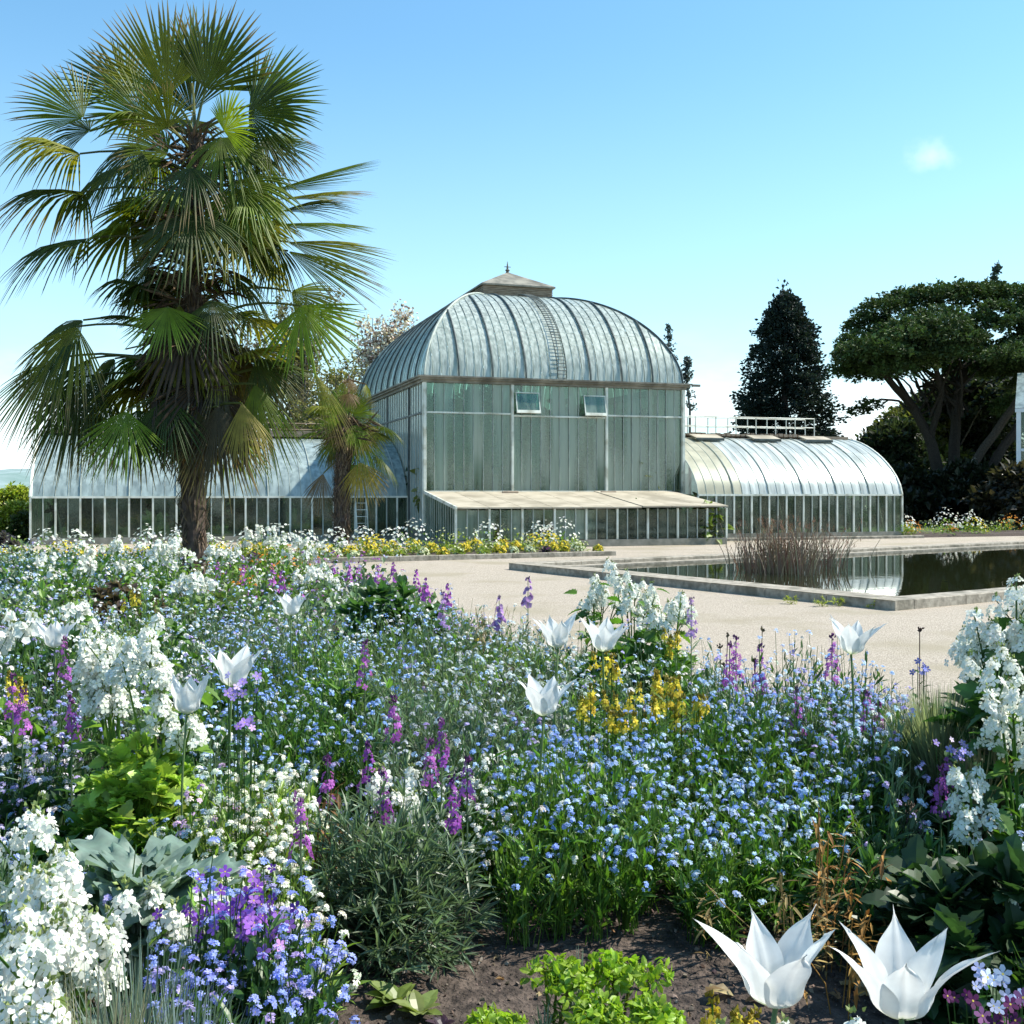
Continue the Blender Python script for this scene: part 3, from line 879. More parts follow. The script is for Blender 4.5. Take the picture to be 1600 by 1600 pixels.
a = Acc(); a.box((0, 0.04, 0), (6, 5, 1.29)); a.build('base_wall', STONED, wg)
# ---------------------------------------------------------------- trees
def foliage(a, blobs, n, size, colr, tmpl=LEAFQ, per=4, shell=.55, flat_=0.0, var=.3, mat=0):
    vol = np.array([b[3] * b[4] * b[5] for b in blobs]) ** .72; vol /= vol.sum()
    for b, k in zip(blobs, np.maximum(4, (n * vol)).astype(int)):
        c = np.array(b[:3]); r = np.array(b[3:6])
        d = nrm(rv(k)); d[:, 2] = np.where(d[:, 2] < -.3, -d[:, 2] * .8, d[:, 2]); d = nrm(d)
        rad = shell + (1.06 - shell) * rng.random((k, 1)) ** .6
        rad = rad * (1 + .12 * np.sin(d[:, :1] * 7 + b[0]) * np.cos(d[:, 2:3] * 6 + b[1]))
        p = c + d * r * rad
        cc = jit(np.array(colr) * random.uniform(.85, 1.15), k, var, .08)
        for _ in range(per):
            dd = nrm(d * .7 + rv(k, .6)); dd[:, 2] *= (1 - flat_)
            a.inst(tmpl, p + rv(k, size * .35), frames(dd, nrm(rv(k, .6) + [0, 0, 1])), size * rng.uniform(.6, 1.25, k), cc, mat)
def limb(p0, p1, r0, r1, bend=.08, n=7):
    p0 = np.array(p0, float); p1 = np.array(p1, float); L = np.linalg.norm(p1 - p0)
    t = np.linspace(0, 1, n)[:, None]
    off = rv(1, bend * L) * np.sin(t * PI) + rv(n, .012 * L) * np.sin(t * PI)
    return p0 + (p1 - p0) * t + off, np.linspace(r0, r1, n)
def tree_root(name, x, y, label, cat='tree', group=None):
    return empty(name, (x, y, 0), 0, label=label, cat=cat, group=group)
def rel(a, root): return a
def tb(a, name, mat, root, **k):
    """build world-space geometry as a child of a root that only has a location"""
    L = np.array(root.location)
    me = a.mesh(name, mat, origin=L)
    return link(name, me, root, **k)

# dark conical conifer behind the right wing
D = 72.0
r0 = tree_root('conifer', px(1228, D), D, 'tall dark cone shaped conifer standing behind the right glasshouse wing')
a = Acc(); cx = px(1226, D); top = pz(462, D)
a.tube([(cx, D, 0), (cx, D, top - 1)], [.4, .08], (.08, .06, .05), 7); tb(a, 'trunk', BARK, r0)
a = Acc(); H = top - 1.2
for i in range(1500):
    f_ = rng.random() ** 1.35
    z = 1.0 + H * f_
    # outline half width by height, from the photograph
    hw = np.interp(z, [0, pz(670, D), pz(600, D), pz(540, D), pz(490, D), pz(470, D), top], [4.2, 3.85, 3.15, 2.4, 1.5, .65, .12])
    th = rng.uniform(0, 2 * PI); rr = hw * (.25 + .77 * rng.random() ** .6) * (1.06 - .2 * ((z / .85 + .3 * math.sin(th * 2)) % 1))
    tip = np.array([cx + .1 + rr * math.cos(th), D + rr * math.sin(th), z + .15 * rng.normal()])
    k = 34; t_ = rng.random((k, 1)) ** .7
    base = np.array([cx, D, z + .25])
    pp = tip + (base - tip) * (1 - t_) * .5 + np.clip(rv(k, .15), -.3, .3)
    dd = nrm((tip - base)[None] + rv(k, 1.0) + [0, 0, .3])
    a.inst(LEAFQ, pp, frames(dd, rv(k)), rng.uniform(.14, .34, k), jit((.021, .034, .026), k, .4, .1))
for dx_, s_ in ((-.45, .9), (.35, 1.2), (-.05, 1.7), (.8, .3), (-.9, .3)):
    k = 60; p = np.array([cx + dx_, D, top - 1.75 + s_]) + rv(k, .2) * [1, 1, 1.8]
    a.inst(LEAFQ, p, frames(nrm(rv(k, .5) + [0, 0, 1]), rv(k)), .32, jit((.022, .036, .03), k, .3))
tb(a, 'crown', NEEDLEM, r0)

# umbrella pine at the right
D = 60.0
pn = tree_root('umbrella_pine', px(1478, D), D, 'large umbrella pine with broad flat crown at the right')
a = Acc()
def P3(x, y, dd=0, d0=None):
    d = (d0 or D) + dd
    return (px(x, d), d, pz(y, d))
def trunkpart(pts, r, mat=BARK, c=(.045, .037, .03), a=a):
    pts = np.array([P3(*p) for p in pts]); 
    t = np.linspace(0, 1, 14); s = np.linspace(0, 1, len(pts))
    q = np.stack([np.interp(t, s, pts[:, i]) for i in range(3)], -1) + rv(14, .03)
    a.tube(q, np.interp(t, [0, 1], r), c, 8)
trunkpart([(1478, 830, 0), (1470, 760, 0), (1455, 690, 0), (1430, 640, 0), (1395, 600, -1), (1350, 560, -2)], (.42, .12))
trunkpart([(1488, 830, .6), (1490, 740, .6), (1492, 660, 1), (1500, 600, 1), (1520, 540, 1)], (.42, .15))
trunkpart([(1472, 825, -.6), (1500, 760, -.8), (1545, 690, -1.2), (1592, 620, -2), (1640, 560, -2)], (.30, .16), c=(.08, .065, .052))
trunkpart([(1486, 830, -.4), (1530, 760, -.6), (1575, 690, -1), (1625, 610, -1), (1690, 540, -1)], (.33, .16), c=(.06, .048, .04))
trunkpart([(1475, 810, -1), (1490, 770, -1.2), (1510, 735, -1.4), (1525, 715, -1.5)], (.10, .05), c=(.3, .27, .23))
trunkpart([(1430, 640, 0), (1400, 590, 2), (1370, 575, 3), (1330, 570, 4)], (.12, .05))
trunkpart([(1440, 655, 0), (1400, 625, 1), (1365, 625, 1), (1345, 640, 1)], (.08, .03))
trunkpart([(1455, 690, 0), (1470, 620, -1), (1460, 560, -2), (1440, 520, -2)], (.2, .08))
trunkpart([(1492, 660, 1), (1470, 600, 3), (1450, 550, 4)], (.16, .06))
trunkpart([(1500, 600, 1), (1550, 560, 2), (1590, 520, 2)], (.14, .06))
for i in range(26):
    x = random.uniform(1340, 1600); y = random.uniform(520, 590)
    trunkpart([(random.uniform(1430, 1520), random.uniform(600, 660), random.uniform(-2, 2)), ((x + 1475) / 2, y + 25, random.uniform(-3, 3)), (x, y, random.uniform(-4, 4))], (.07, .025))
tb(a, 'trunk', BARK, pn)
a = Acc(); bl = []
def B(x, y, rx, ry, dd=0, rd=None, d0=None):
    d = (d0 or D) + dd; k = d / F
    return (px(x, d), d, pz(y, d), rx * k, (rd if rd is not None else rx) * k, ry * k)
edge = [(1325, 565, 24, 16), (1338, 540, 30, 20), (1358, 515, 38, 24), (1385, 492, 44, 24), (1420, 476, 48, 24), (1462, 470, 48, 22), (1505, 466, 48, 22), (1550, 468, 50, 22), (1600, 472, 55, 24), (1660, 482, 60, 28), (1720, 510, 60, 30), (1770, 545, 50, 30)]
for (x, y, rx, ry) in edge: bl.append(B(x, y, rx, ry, random.uniform(-2, 2)))
for i in range(100):
    x = random.uniform(1340, 1760); u_ = abs(x - 1545) / 215
    top_ = 470 + 75 * u_ ** 2.2
    y = top_ + random.uniform(18, 118) * (1 - .45 * u_)
    bl.append(B(x, y, random.uniform(26, 46), random.uniform(12, 20), random.uniform(-5.5, 4)))
for (x, y) in ((1358, 635), (1345, 645), (1316, 580), (1420, 560), (1560, 580), (1620, 600), (1590, 640), (1660, 600), (1700, 600)): bl.append(B(x, y, 18 if x < 1430 else 40, 9 if x < 1430 else 22, random.uniform(-1, 1)))
foliage(a, bl, 20000, .23, (.050, .085, .024), LEAFQ, 6, .5, .3, .4)
tb(a, 'crown', NEEDLEM, pn)

# slim tree top poking above the pine
def sparse_tree(D, pts, lab, name='conifer', cat='tree', colr=(.05, .08, .06), spread=12):
    r_ = tree_root(name, px(pts[0][0], D), D, lab)
    a = Acc(); P = np.array([(px(x, D), D, pz(y, D)) for x, y in pts]); P = np.concatenate([[[P[0, 0], D, 0]], P])
    a.tube(P, np.linspace(.12, .02, len(P)), (.16, .15, .14), 6)
    b = Acc()
    for i in range(46):
        t_ = rng.random(); s = t_ * (len(pts) - 1); k = int(s); f_ = s - k
        q = P[1:][k] * (1 - f_) + P[1:][min(k + 1, len(pts) - 1)] * f_
        L = spread / F * D * (1.1 - .8 * t_) * rng.uniform(.4, 1.1)
        th = rng.uniform(0, 2 * PI); e = q + np.array([math.cos(th) * L, math.sin(th) * L, L * .35])
        a.tube([q, e], [.04, .015], (.1, .08, .07), 4, cap=False)
        m_ = 9; pp = q + (e - q) * rng.random((m_, 1)) + rv(m_, .05)
        b.inst(LEAFQ, pp, frames(nrm(rv(m_) + [0, 0, .5]), rv(m_)), .26, jit(colr, m_, .3))
    tb(a, 'trunk', BARK, r_); tb(b, 'crown', NEEDLEM, r_)
sparse_tree(75, [(1540, 520), (1548, 450), (1560, 412)], 'thin feathery treetop rising above the umbrella pine', spread=18)
sparse_tree(80, [(1050, 600), (1046, 560), (1042, 508)], 'thin sparse conifer top behind the right shoulder of the dome', spread=20, colr=(.06, .09, .08))
sparse_tree(80, [(1078, 640), (1072, 590), (1074, 560)], 'spindly twiggy treetop just right of the pavilion cornice', spread=16, colr=(.10, .12, .11))

# dark woodland behind the pine and wing
def bushy(name, lab, x, ybase, ytop, w, D, colr, n=1800, size=.5, cat='tree', group=None, trunk=True, leaf=LEAFQ, mat=None, nb=12):
    r_ = tree_root(name, px(x, D), D, lab, cat, group); k = D / F
    zt = pz(ytop, D); H = zt
    if trunk:
        a = Acc(); a.tube(*limb((px(x, D), D, 0), (px(x, D) + .3, D, H * .75), .28, .08)[:1], np.linspace(.28, .08, 7), (.1, .085, .07), 7)
        for i in range(6):
            e = (px(x, D) + random.uniform(-.5, .5) * w * k, D + random.uniform(-.5, .5) * w * k, H * random.uniform(.5, .9))
            q, rr = limb((px(x, D), D, H * random.uniform(.15, .5)), e, .1, .03); a.tube(q, rr, (.1, .085, .07), 5)
        tb(a, 'trunk', BARK, r_)
    a = Acc(); bl = []
    for i in range(nb):
        f_ = random.random(); z = H * (.12 + .78 * f_)
        hw = w * k * .5 * math.sqrt(max(.05, 1 - (2 * abs(f_ - .4)) ** 2 * .75)); rb = random.uniform(.22, .4) * min(w * k, H) * .75
        bl.append((px(x, D) + random.uniform(-1, 1) * max(0, hw - rb * .5), D + random.uniform(-1, 1) * hw * .6, min(z, H - rb * .8), rb, rb, rb * .8))
    foliage(a, bl, n, size, colr, leaf, 3, .45, 0, .4)
    tb(a, 'crown', mat or LEAF, r_)
gW = 'dark woodland trees behind the umbrella pine'
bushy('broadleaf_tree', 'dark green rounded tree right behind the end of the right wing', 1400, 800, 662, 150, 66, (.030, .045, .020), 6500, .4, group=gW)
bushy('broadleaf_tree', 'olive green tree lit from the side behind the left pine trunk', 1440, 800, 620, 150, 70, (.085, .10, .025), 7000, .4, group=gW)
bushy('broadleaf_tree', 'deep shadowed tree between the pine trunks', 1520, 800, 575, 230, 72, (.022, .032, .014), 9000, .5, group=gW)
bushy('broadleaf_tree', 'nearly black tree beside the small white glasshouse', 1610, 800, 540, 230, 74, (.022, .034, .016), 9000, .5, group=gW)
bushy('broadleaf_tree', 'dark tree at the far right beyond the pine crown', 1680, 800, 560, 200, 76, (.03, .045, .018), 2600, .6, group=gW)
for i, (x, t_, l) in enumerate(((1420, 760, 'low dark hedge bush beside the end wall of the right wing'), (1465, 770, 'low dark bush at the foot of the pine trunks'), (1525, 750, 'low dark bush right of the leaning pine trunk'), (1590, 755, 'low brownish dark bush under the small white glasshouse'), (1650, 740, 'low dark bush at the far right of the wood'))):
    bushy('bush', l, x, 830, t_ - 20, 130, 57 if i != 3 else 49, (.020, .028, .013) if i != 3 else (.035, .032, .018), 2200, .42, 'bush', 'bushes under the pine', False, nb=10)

# leafing deciduous tree, blossom tree and twigs behind the left wing
def twiggy(name, lab, x, ytop, w, D, leafc, blossom=None, n=2600, ybot=0.0, size=.22, group=None, bark=(.16, .14, .11), nbr=60):
    r_ = tree_root(name, px(x, D), D, lab, 'tree', group); k = D / F; H = pz(ytop, D)
    a = Acc(); b = Acc(); base = np.array([px(x, D), D, 0.0])
    q, rr = limb(base, base + [0, 0, H * .6], .22, .1, .02); a.tube(q, rr, bark, 7)
    tips = []
    for i in range(nbr):
        z0 = H * random.uniform(.15, .6); th = random.uniform(0, 2 * PI)
        L = w * k * .5 * random.uniform(.5, 1.05)
        f_ = random.random()
        e = base + np.array([math.cos(th) * L * (1 - .6 * f_), math.sin(th) * L * .8 * (1 - .6 * f_), min(H, z0 + H * (.12 + .5 * f_) )])
        s = base + [0, 0, z0]
        q, rr = limb(s, e, .07, .015, .06); a.tube(q, rr, bark, 5, cap=False)
        for j in range(7):
            m_ = q[random.randint(2, 6)]; e2 = m_ + nrm(rv(1) + [0, 0, .6])[0] * random.uniform(.5, 1.5) * H * .09
            a.tube([m_, e2], [.02, .008], bark, 3, cap=False); tips.append((m_, e2))
    per = max(1, n // len(tips))
    for m_, e2 in tips:
        t_ = rng.random((per, 1)) * 1.1
        pp = m_ + (e2 - m_) * t_ + rv(per, .12)
        b.inst(LEAFQ, pp, frames(rv(per), rv(per)), size * rng.uniform(.5, 1.2, per), jit(leafc, per, .3))
        if blossom:
            k2 = per; b.inst(FLC, m_ + (e2 - m_) * rng.random((k2, 1)) + rv(k2, .16), facing(rv(k2)), size * .42, jit(blossom, k2, .1, .03))
    tb(a, 'trunk', BARK, r_); tb(b, 'crown', LEAF, r_)
gD = 'spring trees behind the left wing'
twiggy('deciduous_tree', 'tall olive tinted tree just leafing out left of the dome', 470, 480, 210, 58, (.16, .15, .06), n=10000, group=gD)
twiggy('deciduous_tree', 'brownish budding tree behind the big palm trunk', 380, 520, 200, 64, (.14, .12, .07), n=8000, group=gD)
twiggy('deciduous_tree', 'yellow green shrubby tree close behind the left wing ridge', 520, 590, 160, 50, (.20, .19, .05), n=9000, size=.2, group=gD)
twiggy('blossom_tree', 'white blossoming tree between the palm and the dome', 600, 500, 140, 62, (.3, .2, .18), (.8, .74, .74), n=7000, group=gD)
twiggy('deciduous_tree', 'pale bare tree seen through the left palm leaves', 130, 660, 150, 70, (.14, .15, .10), n=1200, group=gD)
twiggy('deciduous_tree', 'bare tree peeping behind the palm crown centre', 320, 560, 120, 75, (.14, .12, .09), n=1000, group=gD)
# bright hedge left of the left wing and its neighbours
bushy('hedge', 'bright yellow green hedge left of the left wing end', 8, 850, 762, 110, 41, (.30, .36, .045), 3400, .16, 'hedge', None, False, nb=9)
bushy('hedge', 'dark green clipped bush at the left end of the glasshouse', 40, 860, 800, 40, 38, (.05, .08, .02), 900, .14, 'bush', None, False, nb=6)
bushy('bush', 'grey purple low bush at the far left behind the white flowers', -10, 870, 838, 90, 27, (.10, .09, .10), 700, .12, 'bush', None, False, nb=5)
# far hills and town beyond
a = Acc()
xx = np.linspace(-900, 900, 90); yy = np.linspace(0, 1, 6)
HX = 700
zc = 13 + 6 * np.sin(xx * .011) + 4 * np.sin(xx * .031 + 1) + 1.2 * np.sin(xx * .13)
a.grid(np.array([[(x, HX + 260 * y, z * math.sin(y * PI / 2) - .5) for x, z in zip(xx, zc)] for y in yy]), (1, 1, 1))
a.build('hills', noisy_mat('hazed_hill_cover', (.16, .24, .22), (.28, .36, .36), .03, .9, 0, c3=(.12, .19, .13), s3=.012), kind='structure', smooth=True)  # bluish tone stands for air haze, put into the cover colour

# interior planting of the glasshouse
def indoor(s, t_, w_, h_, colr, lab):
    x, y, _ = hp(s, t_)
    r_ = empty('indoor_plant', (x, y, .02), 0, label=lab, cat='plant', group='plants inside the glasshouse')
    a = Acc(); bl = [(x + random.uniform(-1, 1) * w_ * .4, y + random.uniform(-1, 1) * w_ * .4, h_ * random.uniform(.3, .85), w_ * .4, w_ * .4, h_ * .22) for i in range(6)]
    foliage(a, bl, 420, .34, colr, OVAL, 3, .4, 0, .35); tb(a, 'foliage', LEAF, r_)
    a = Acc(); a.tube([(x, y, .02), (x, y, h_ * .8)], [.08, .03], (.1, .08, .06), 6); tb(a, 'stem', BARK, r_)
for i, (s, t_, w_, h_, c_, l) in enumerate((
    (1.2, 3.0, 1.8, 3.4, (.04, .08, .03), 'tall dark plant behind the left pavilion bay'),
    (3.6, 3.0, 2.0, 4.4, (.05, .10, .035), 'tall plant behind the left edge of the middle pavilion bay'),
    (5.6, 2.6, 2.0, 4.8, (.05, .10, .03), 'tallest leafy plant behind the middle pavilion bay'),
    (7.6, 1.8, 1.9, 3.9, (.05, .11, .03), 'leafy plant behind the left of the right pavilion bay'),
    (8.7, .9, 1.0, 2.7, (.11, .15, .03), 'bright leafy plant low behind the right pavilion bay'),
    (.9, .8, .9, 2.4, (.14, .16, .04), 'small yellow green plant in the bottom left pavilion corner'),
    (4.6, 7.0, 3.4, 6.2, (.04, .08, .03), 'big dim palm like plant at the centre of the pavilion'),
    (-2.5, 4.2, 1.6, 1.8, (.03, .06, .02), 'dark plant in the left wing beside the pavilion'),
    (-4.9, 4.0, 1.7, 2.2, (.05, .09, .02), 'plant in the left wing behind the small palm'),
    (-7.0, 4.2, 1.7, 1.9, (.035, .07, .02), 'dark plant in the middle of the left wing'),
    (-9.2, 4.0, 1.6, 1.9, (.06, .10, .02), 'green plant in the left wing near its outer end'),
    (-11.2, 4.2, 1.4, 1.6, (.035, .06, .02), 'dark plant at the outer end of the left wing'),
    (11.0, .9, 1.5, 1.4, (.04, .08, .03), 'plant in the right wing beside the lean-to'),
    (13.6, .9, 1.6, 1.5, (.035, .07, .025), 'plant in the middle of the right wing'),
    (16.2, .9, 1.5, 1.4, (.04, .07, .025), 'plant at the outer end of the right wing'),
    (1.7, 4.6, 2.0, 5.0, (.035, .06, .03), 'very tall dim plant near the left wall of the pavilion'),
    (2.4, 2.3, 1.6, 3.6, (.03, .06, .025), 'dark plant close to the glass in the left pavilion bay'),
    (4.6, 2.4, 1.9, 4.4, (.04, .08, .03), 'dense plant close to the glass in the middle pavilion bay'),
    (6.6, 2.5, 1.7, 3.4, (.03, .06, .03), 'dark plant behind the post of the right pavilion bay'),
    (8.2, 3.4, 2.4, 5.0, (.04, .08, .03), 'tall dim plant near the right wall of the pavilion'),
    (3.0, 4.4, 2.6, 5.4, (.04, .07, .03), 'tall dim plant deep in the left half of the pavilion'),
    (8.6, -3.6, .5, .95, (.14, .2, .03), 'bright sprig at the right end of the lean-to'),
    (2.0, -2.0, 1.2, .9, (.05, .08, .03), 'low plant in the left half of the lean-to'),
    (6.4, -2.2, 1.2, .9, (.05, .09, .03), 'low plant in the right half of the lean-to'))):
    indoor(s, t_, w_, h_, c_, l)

# ---------------------------------------------------------------- palms
def fan_leaf(a, hub, axis, nor, Rr, spread, droop, colr, nseg=38, fused=.5, tipc=None, seed=0):
    axis = np.array(axis, float); axis /= np.linalg.norm(axis)
    nor = np.array(nor, float); nor -= axis * (nor @ axis); nor /= np.linalg.norm(nor)
    side = np.cross(nor, axis)
    ph = np.linspace(-spread, spread, nseg); dphi = ph[1] - ph[0]
    st = np.array([0.02, .25, fused, .68, .86, 1.0])
    V = []; C = []; Fq = []
    for k, p in enumerate(ph):
        Rk = Rr * (1 - .28 * (abs(p) / spread) ** 2) * random.uniform(.9, 1.04)
        dr = droop * random.uniform(.7, 1.35)
        bend = random.gauss(0, .035)
        cs_, sn_ = math.cos(p), math.sin(p)
        d = axis * cs_ + side * sn_; tt = -axis * sn_ + side * cs_
        base = len(V)
        cc = np.array(colr) * (1 + random.uniform(-.12, .12))
        for i, r in enumerate(st):
            hw = r * Rk * dphi * .5 if r <= fused else fused * Rk * dphi * .5 * max(0, 1 - ((r - fused) / (1 - fused)) ** 2.2) * 1.0
            hw = max(hw, .0006)
            o_ = hub + d * r * Rk + tt * bend * r * r * Rk
            o_ = o_ + np.array([0, 0, -1]) * dr * Rk * max(0, r - .3) ** 2 * 1.2 + nor * (-.10 * Rk * (p / spread) ** 2 * r)
            # pleat
            V += [o_ - tt * hw, o_ + nor * hw * .75, o_ + tt * hw]
            tc_ = cc if tipc is None or r < .75 else np.array(tipc)
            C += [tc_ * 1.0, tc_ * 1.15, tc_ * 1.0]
        for i in range(len(st) - 1):
            b = base + i * 3
            Fq += [(b, b + 1, b + 4, b + 3), (b + 1, b + 2, b + 5, b + 4)]
    a.add(V, [Fq], np.array(C))
def petiole(a, p0, p1, r, c, sag=.12):
    p0 = np.array(p0, float); p1 = np.array(p1, float); L = np.linalg.norm(p1 - p0); t = np.linspace(0, 1, 7)[:, None]
    q = p0 + (p1 - p0) * t + np.array([0, 0, 1]) * sag * L * np.sin(t * PI)
    a.tube(q, np.linspace(r * 1.4, r * .8, 7), c, 5)
GRN, DGR, OLV, YEL, DED, BRT = (.115, .165, .014), (.042, .070, .010), (.175, .190, .018), (.30, .25, .05), (.21, .135, .06), (.15, .23, .018)  # BRT brightens some leaves, putting the look of backlight into their colour
def palm(name, lab, xb, db, zb, trunkpts, tr, leaves, dscale, D, nskirt, skirtz, skirtR, filler):
    root = empty(name, (xb, db, zb), 0, label=lab, cat='palm')
    L0 = np.array(root.location)
    # trunk with ragged fibre
    a = Acc(); tp = np.array(trunkpts, float); t = np.linspace(0, 1, 40); s = np.linspace(0, 1, len(tp))
    q = np.stack([np.interp(t, s, tp[:, i]) for i in range(3)], -1)
    th = np.arange(14) * 2 * PI / 14
    rr = np.interp(t, [0, .06, .3, 1], tr)
    ring = q[:, None] + (rr[:, None] * (1 + .12 * rng.normal(size=(40, 14)) * .6))[:, :, None] * np.stack([np.cos(th), np.sin(th), 0 * th], -1)[None]
    a.grid(np.concatenate([ring, ring[:, :1]], 1), jit((.085, .062, .05), 40 * 15, .3).reshape(40, 15, 3))
    n = 1500; k_ = rng.random(n); th_ = rng.uniform(0, 2 * PI, n)
    pc = np.stack([np.interp(k_, t, q[:, i]) for i in range(3)], -1); r_ = np.interp(k_, t, rr)
    od = np.stack([np.cos(th_), np.sin(th_), 0 * th_], -1)
    a.inst(NARROW, pc + od * r_[:, None] * .93, frames(nrm(od * .55 + [0, 0, 1] * rng.choice([-1, 1, 1], n)[:, None] + rv(n, .25)), od), dscale * rng.uniform(.06, .17, n), jit((.13, .095, .065), n, .4))
    me = a.mesh('trunk', FIBRE, origin=L0); link('trunk', me, root)
    for (hx, hy, tx, ty, dd, ddt, face, spr, drp, c_, Rm) in leaves:
        d1 = D + dd; hub = np.array([px(hx, d1), d1, pz(hy, d1)]); d2 = D + dd + ddt
        tip = np.array([px(tx, d2), d2, pz(ty, d2)])
        ax = tip - hub; Rl = np.linalg.norm(ax) * Rm
        nor = np.array([0, -1, .25]) * face + np.array([0, 0, 1.]) * (1 - face) + rv(1, .08)[0]
        a = Acc(); tipc = (.22, .17, .07) if random.random() < .35 or c_ is YEL else None
        fan_leaf(a, hub, ax, nor, Rl, R(spr), drp, c_, tipc=tipc)
        zt = min(hub[2] - .15 * dscale, tp[-1][2]) if hub[2] > skirtz else min(hub[2] + .25 * dscale, tp[-1][2])
        cx_ = np.array([np.interp(zt, tp[:, 2], tp[:, 0]), np.interp(zt, tp[:, 2], tp[:, 1]), zt])
        lf = link('leaf', a.mesh('leaf', PALM, origin=L0), root)
        a = Acc(); petiole(a, cx_, hub, .011 * dscale, (.14, .16, .05) if c_ is not DED else (.18, .12, .06), .10 if hub[2] > skirtz else .05)
        link('petiole', a.mesh('petiole', PALM, origin=L0), lf)
    for i in range(filler):
        th = random.uniform(0, 2 * PI); zc = random.uniform(skirtz, tp[-1][2] + .1 * dscale)
        el = random.uniform(-.5, .75); Lp = random.uniform(.35, .6) * dscale
        c0 = np.array([np.interp(zc, tp[:, 2], tp[:, 0]), np.interp(zc, tp[:, 2], tp[:, 1]), zc])
        dr = np.array([math.cos(th) * math.cos(el), abs(math.sin(th)) * math.cos(el), math.sin(el)])
        hub = c0 + dr * Lp; a = Acc()
        fan_leaf(a, hub, dr + np.array([0, 0, -.35]), np.cross(np.cross(dr, [0, 0, 1]), dr), random.uniform(.4, .58) * dscale * (1 if dscale == 1 else .72), R(random.uniform(80, 125)), random.uniform(.3, .9), random.choice([GRN, DGR, DGR, OLV]), nseg=30)
        lf = link('leaf', a.mesh('leaf', PALM, origin=L0), root)
        a = Acc(); petiole(a, c0, hub, .011 * dscale, (.13, .13, .05)); link('petiole', a.mesh('petiole', PALM, origin=L0), lf)
    for i in range(nskirt):
        th = random.uniform(0, 2 * PI); zc = skirtz + random.uniform(-.12, .95) * dscale
        c0 = np.array([np.interp(zc, tp[:, 2], tp[:, 0]), np.interp(zc, tp[:, 2], tp[:, 1]), zc])
        o = np.array([math.cos(th), math.sin(th), 0]); hub = c0 + o * random.uniform(.12, .34) * dscale + np.array([0, 0, -.05])
        a = Acc(); fan_leaf(a, hub, o * .22 + np.array([0, 0, -1]), o + [0, 0, .2], skirtR * random.uniform(.7, 1.1), R(random.uniform(40, 75)), .2, random.choice([DED, (.085, .058, .03), (.06, .042, .026), (.075, .065, .025), OLV]), nseg=22)
        lf = link('leaf', a.mesh('leaf', PALM, origin=L0), root)
        a = Acc(); petiole(a, c0 + [0, 0, .1], hub, .011 * dscale, (.16, .11, .06), 0); link('petiole', a.mesh('petiole', PALM, origin=L0), lf)
    # strings of old petioles and flower stalks in the crown
    a = Acc()
    for i in range(90 if dscale == 1 else 24):
        zc = random.uniform(skirtz, tp[-1][2] - .1); th = random.uniform(0, 2 * PI)
        c0 = np.array([np.interp(zc, tp[:, 2], tp[:, 0]), np.interp(zc, tp[:, 2], tp[:, 1]), zc])
        o = np.array([math.cos(th), math.sin(th), 0]); L = random.uniform(.2, .55) * dscale; e = random.uniform(-.5, .8)
        petiole(a, c0, c0 + o * L + np.array([0, 0, e * L]), .009 * dscale * random.uniform(.5, 1.1), jit(random.choice([(.20, .14, .08), (.11, .085, .05), (.22, .2, .1)]), 1)[0], random.uniform(-.1, .2))
    n = 900 if dscale == 1 else 240; k_ = rng.uniform(0, 1, n); zc = skirtz + (tp[-1][2] - skirtz) * k_; th_ = rng.uniform(0, 2 * PI, n); od = np.stack([np.cos(th_), np.sin(th_), 0 * th_], -1)
    pc = np.stack([np.interp(zc, tp[:, 2], tp[:, 0]), np.interp(zc, tp[:, 2], tp[:, 1]), zc], -1) + od * rng.uniform(.05, .3, (n, 1)) * dscale
    a.inst(NARROW, pc, frames(nrm(od + rv(n, .6) + [0, 0, -.3]), rv(n)), dscale * rng.uniform(.08, .28, n), jit((.10, .07, .045), n, .5))
    link('old_stalks', a.mesh('old_stalks', FIBRE, origin=L0), root, kind='stuff')
    return root
DP = 9.5
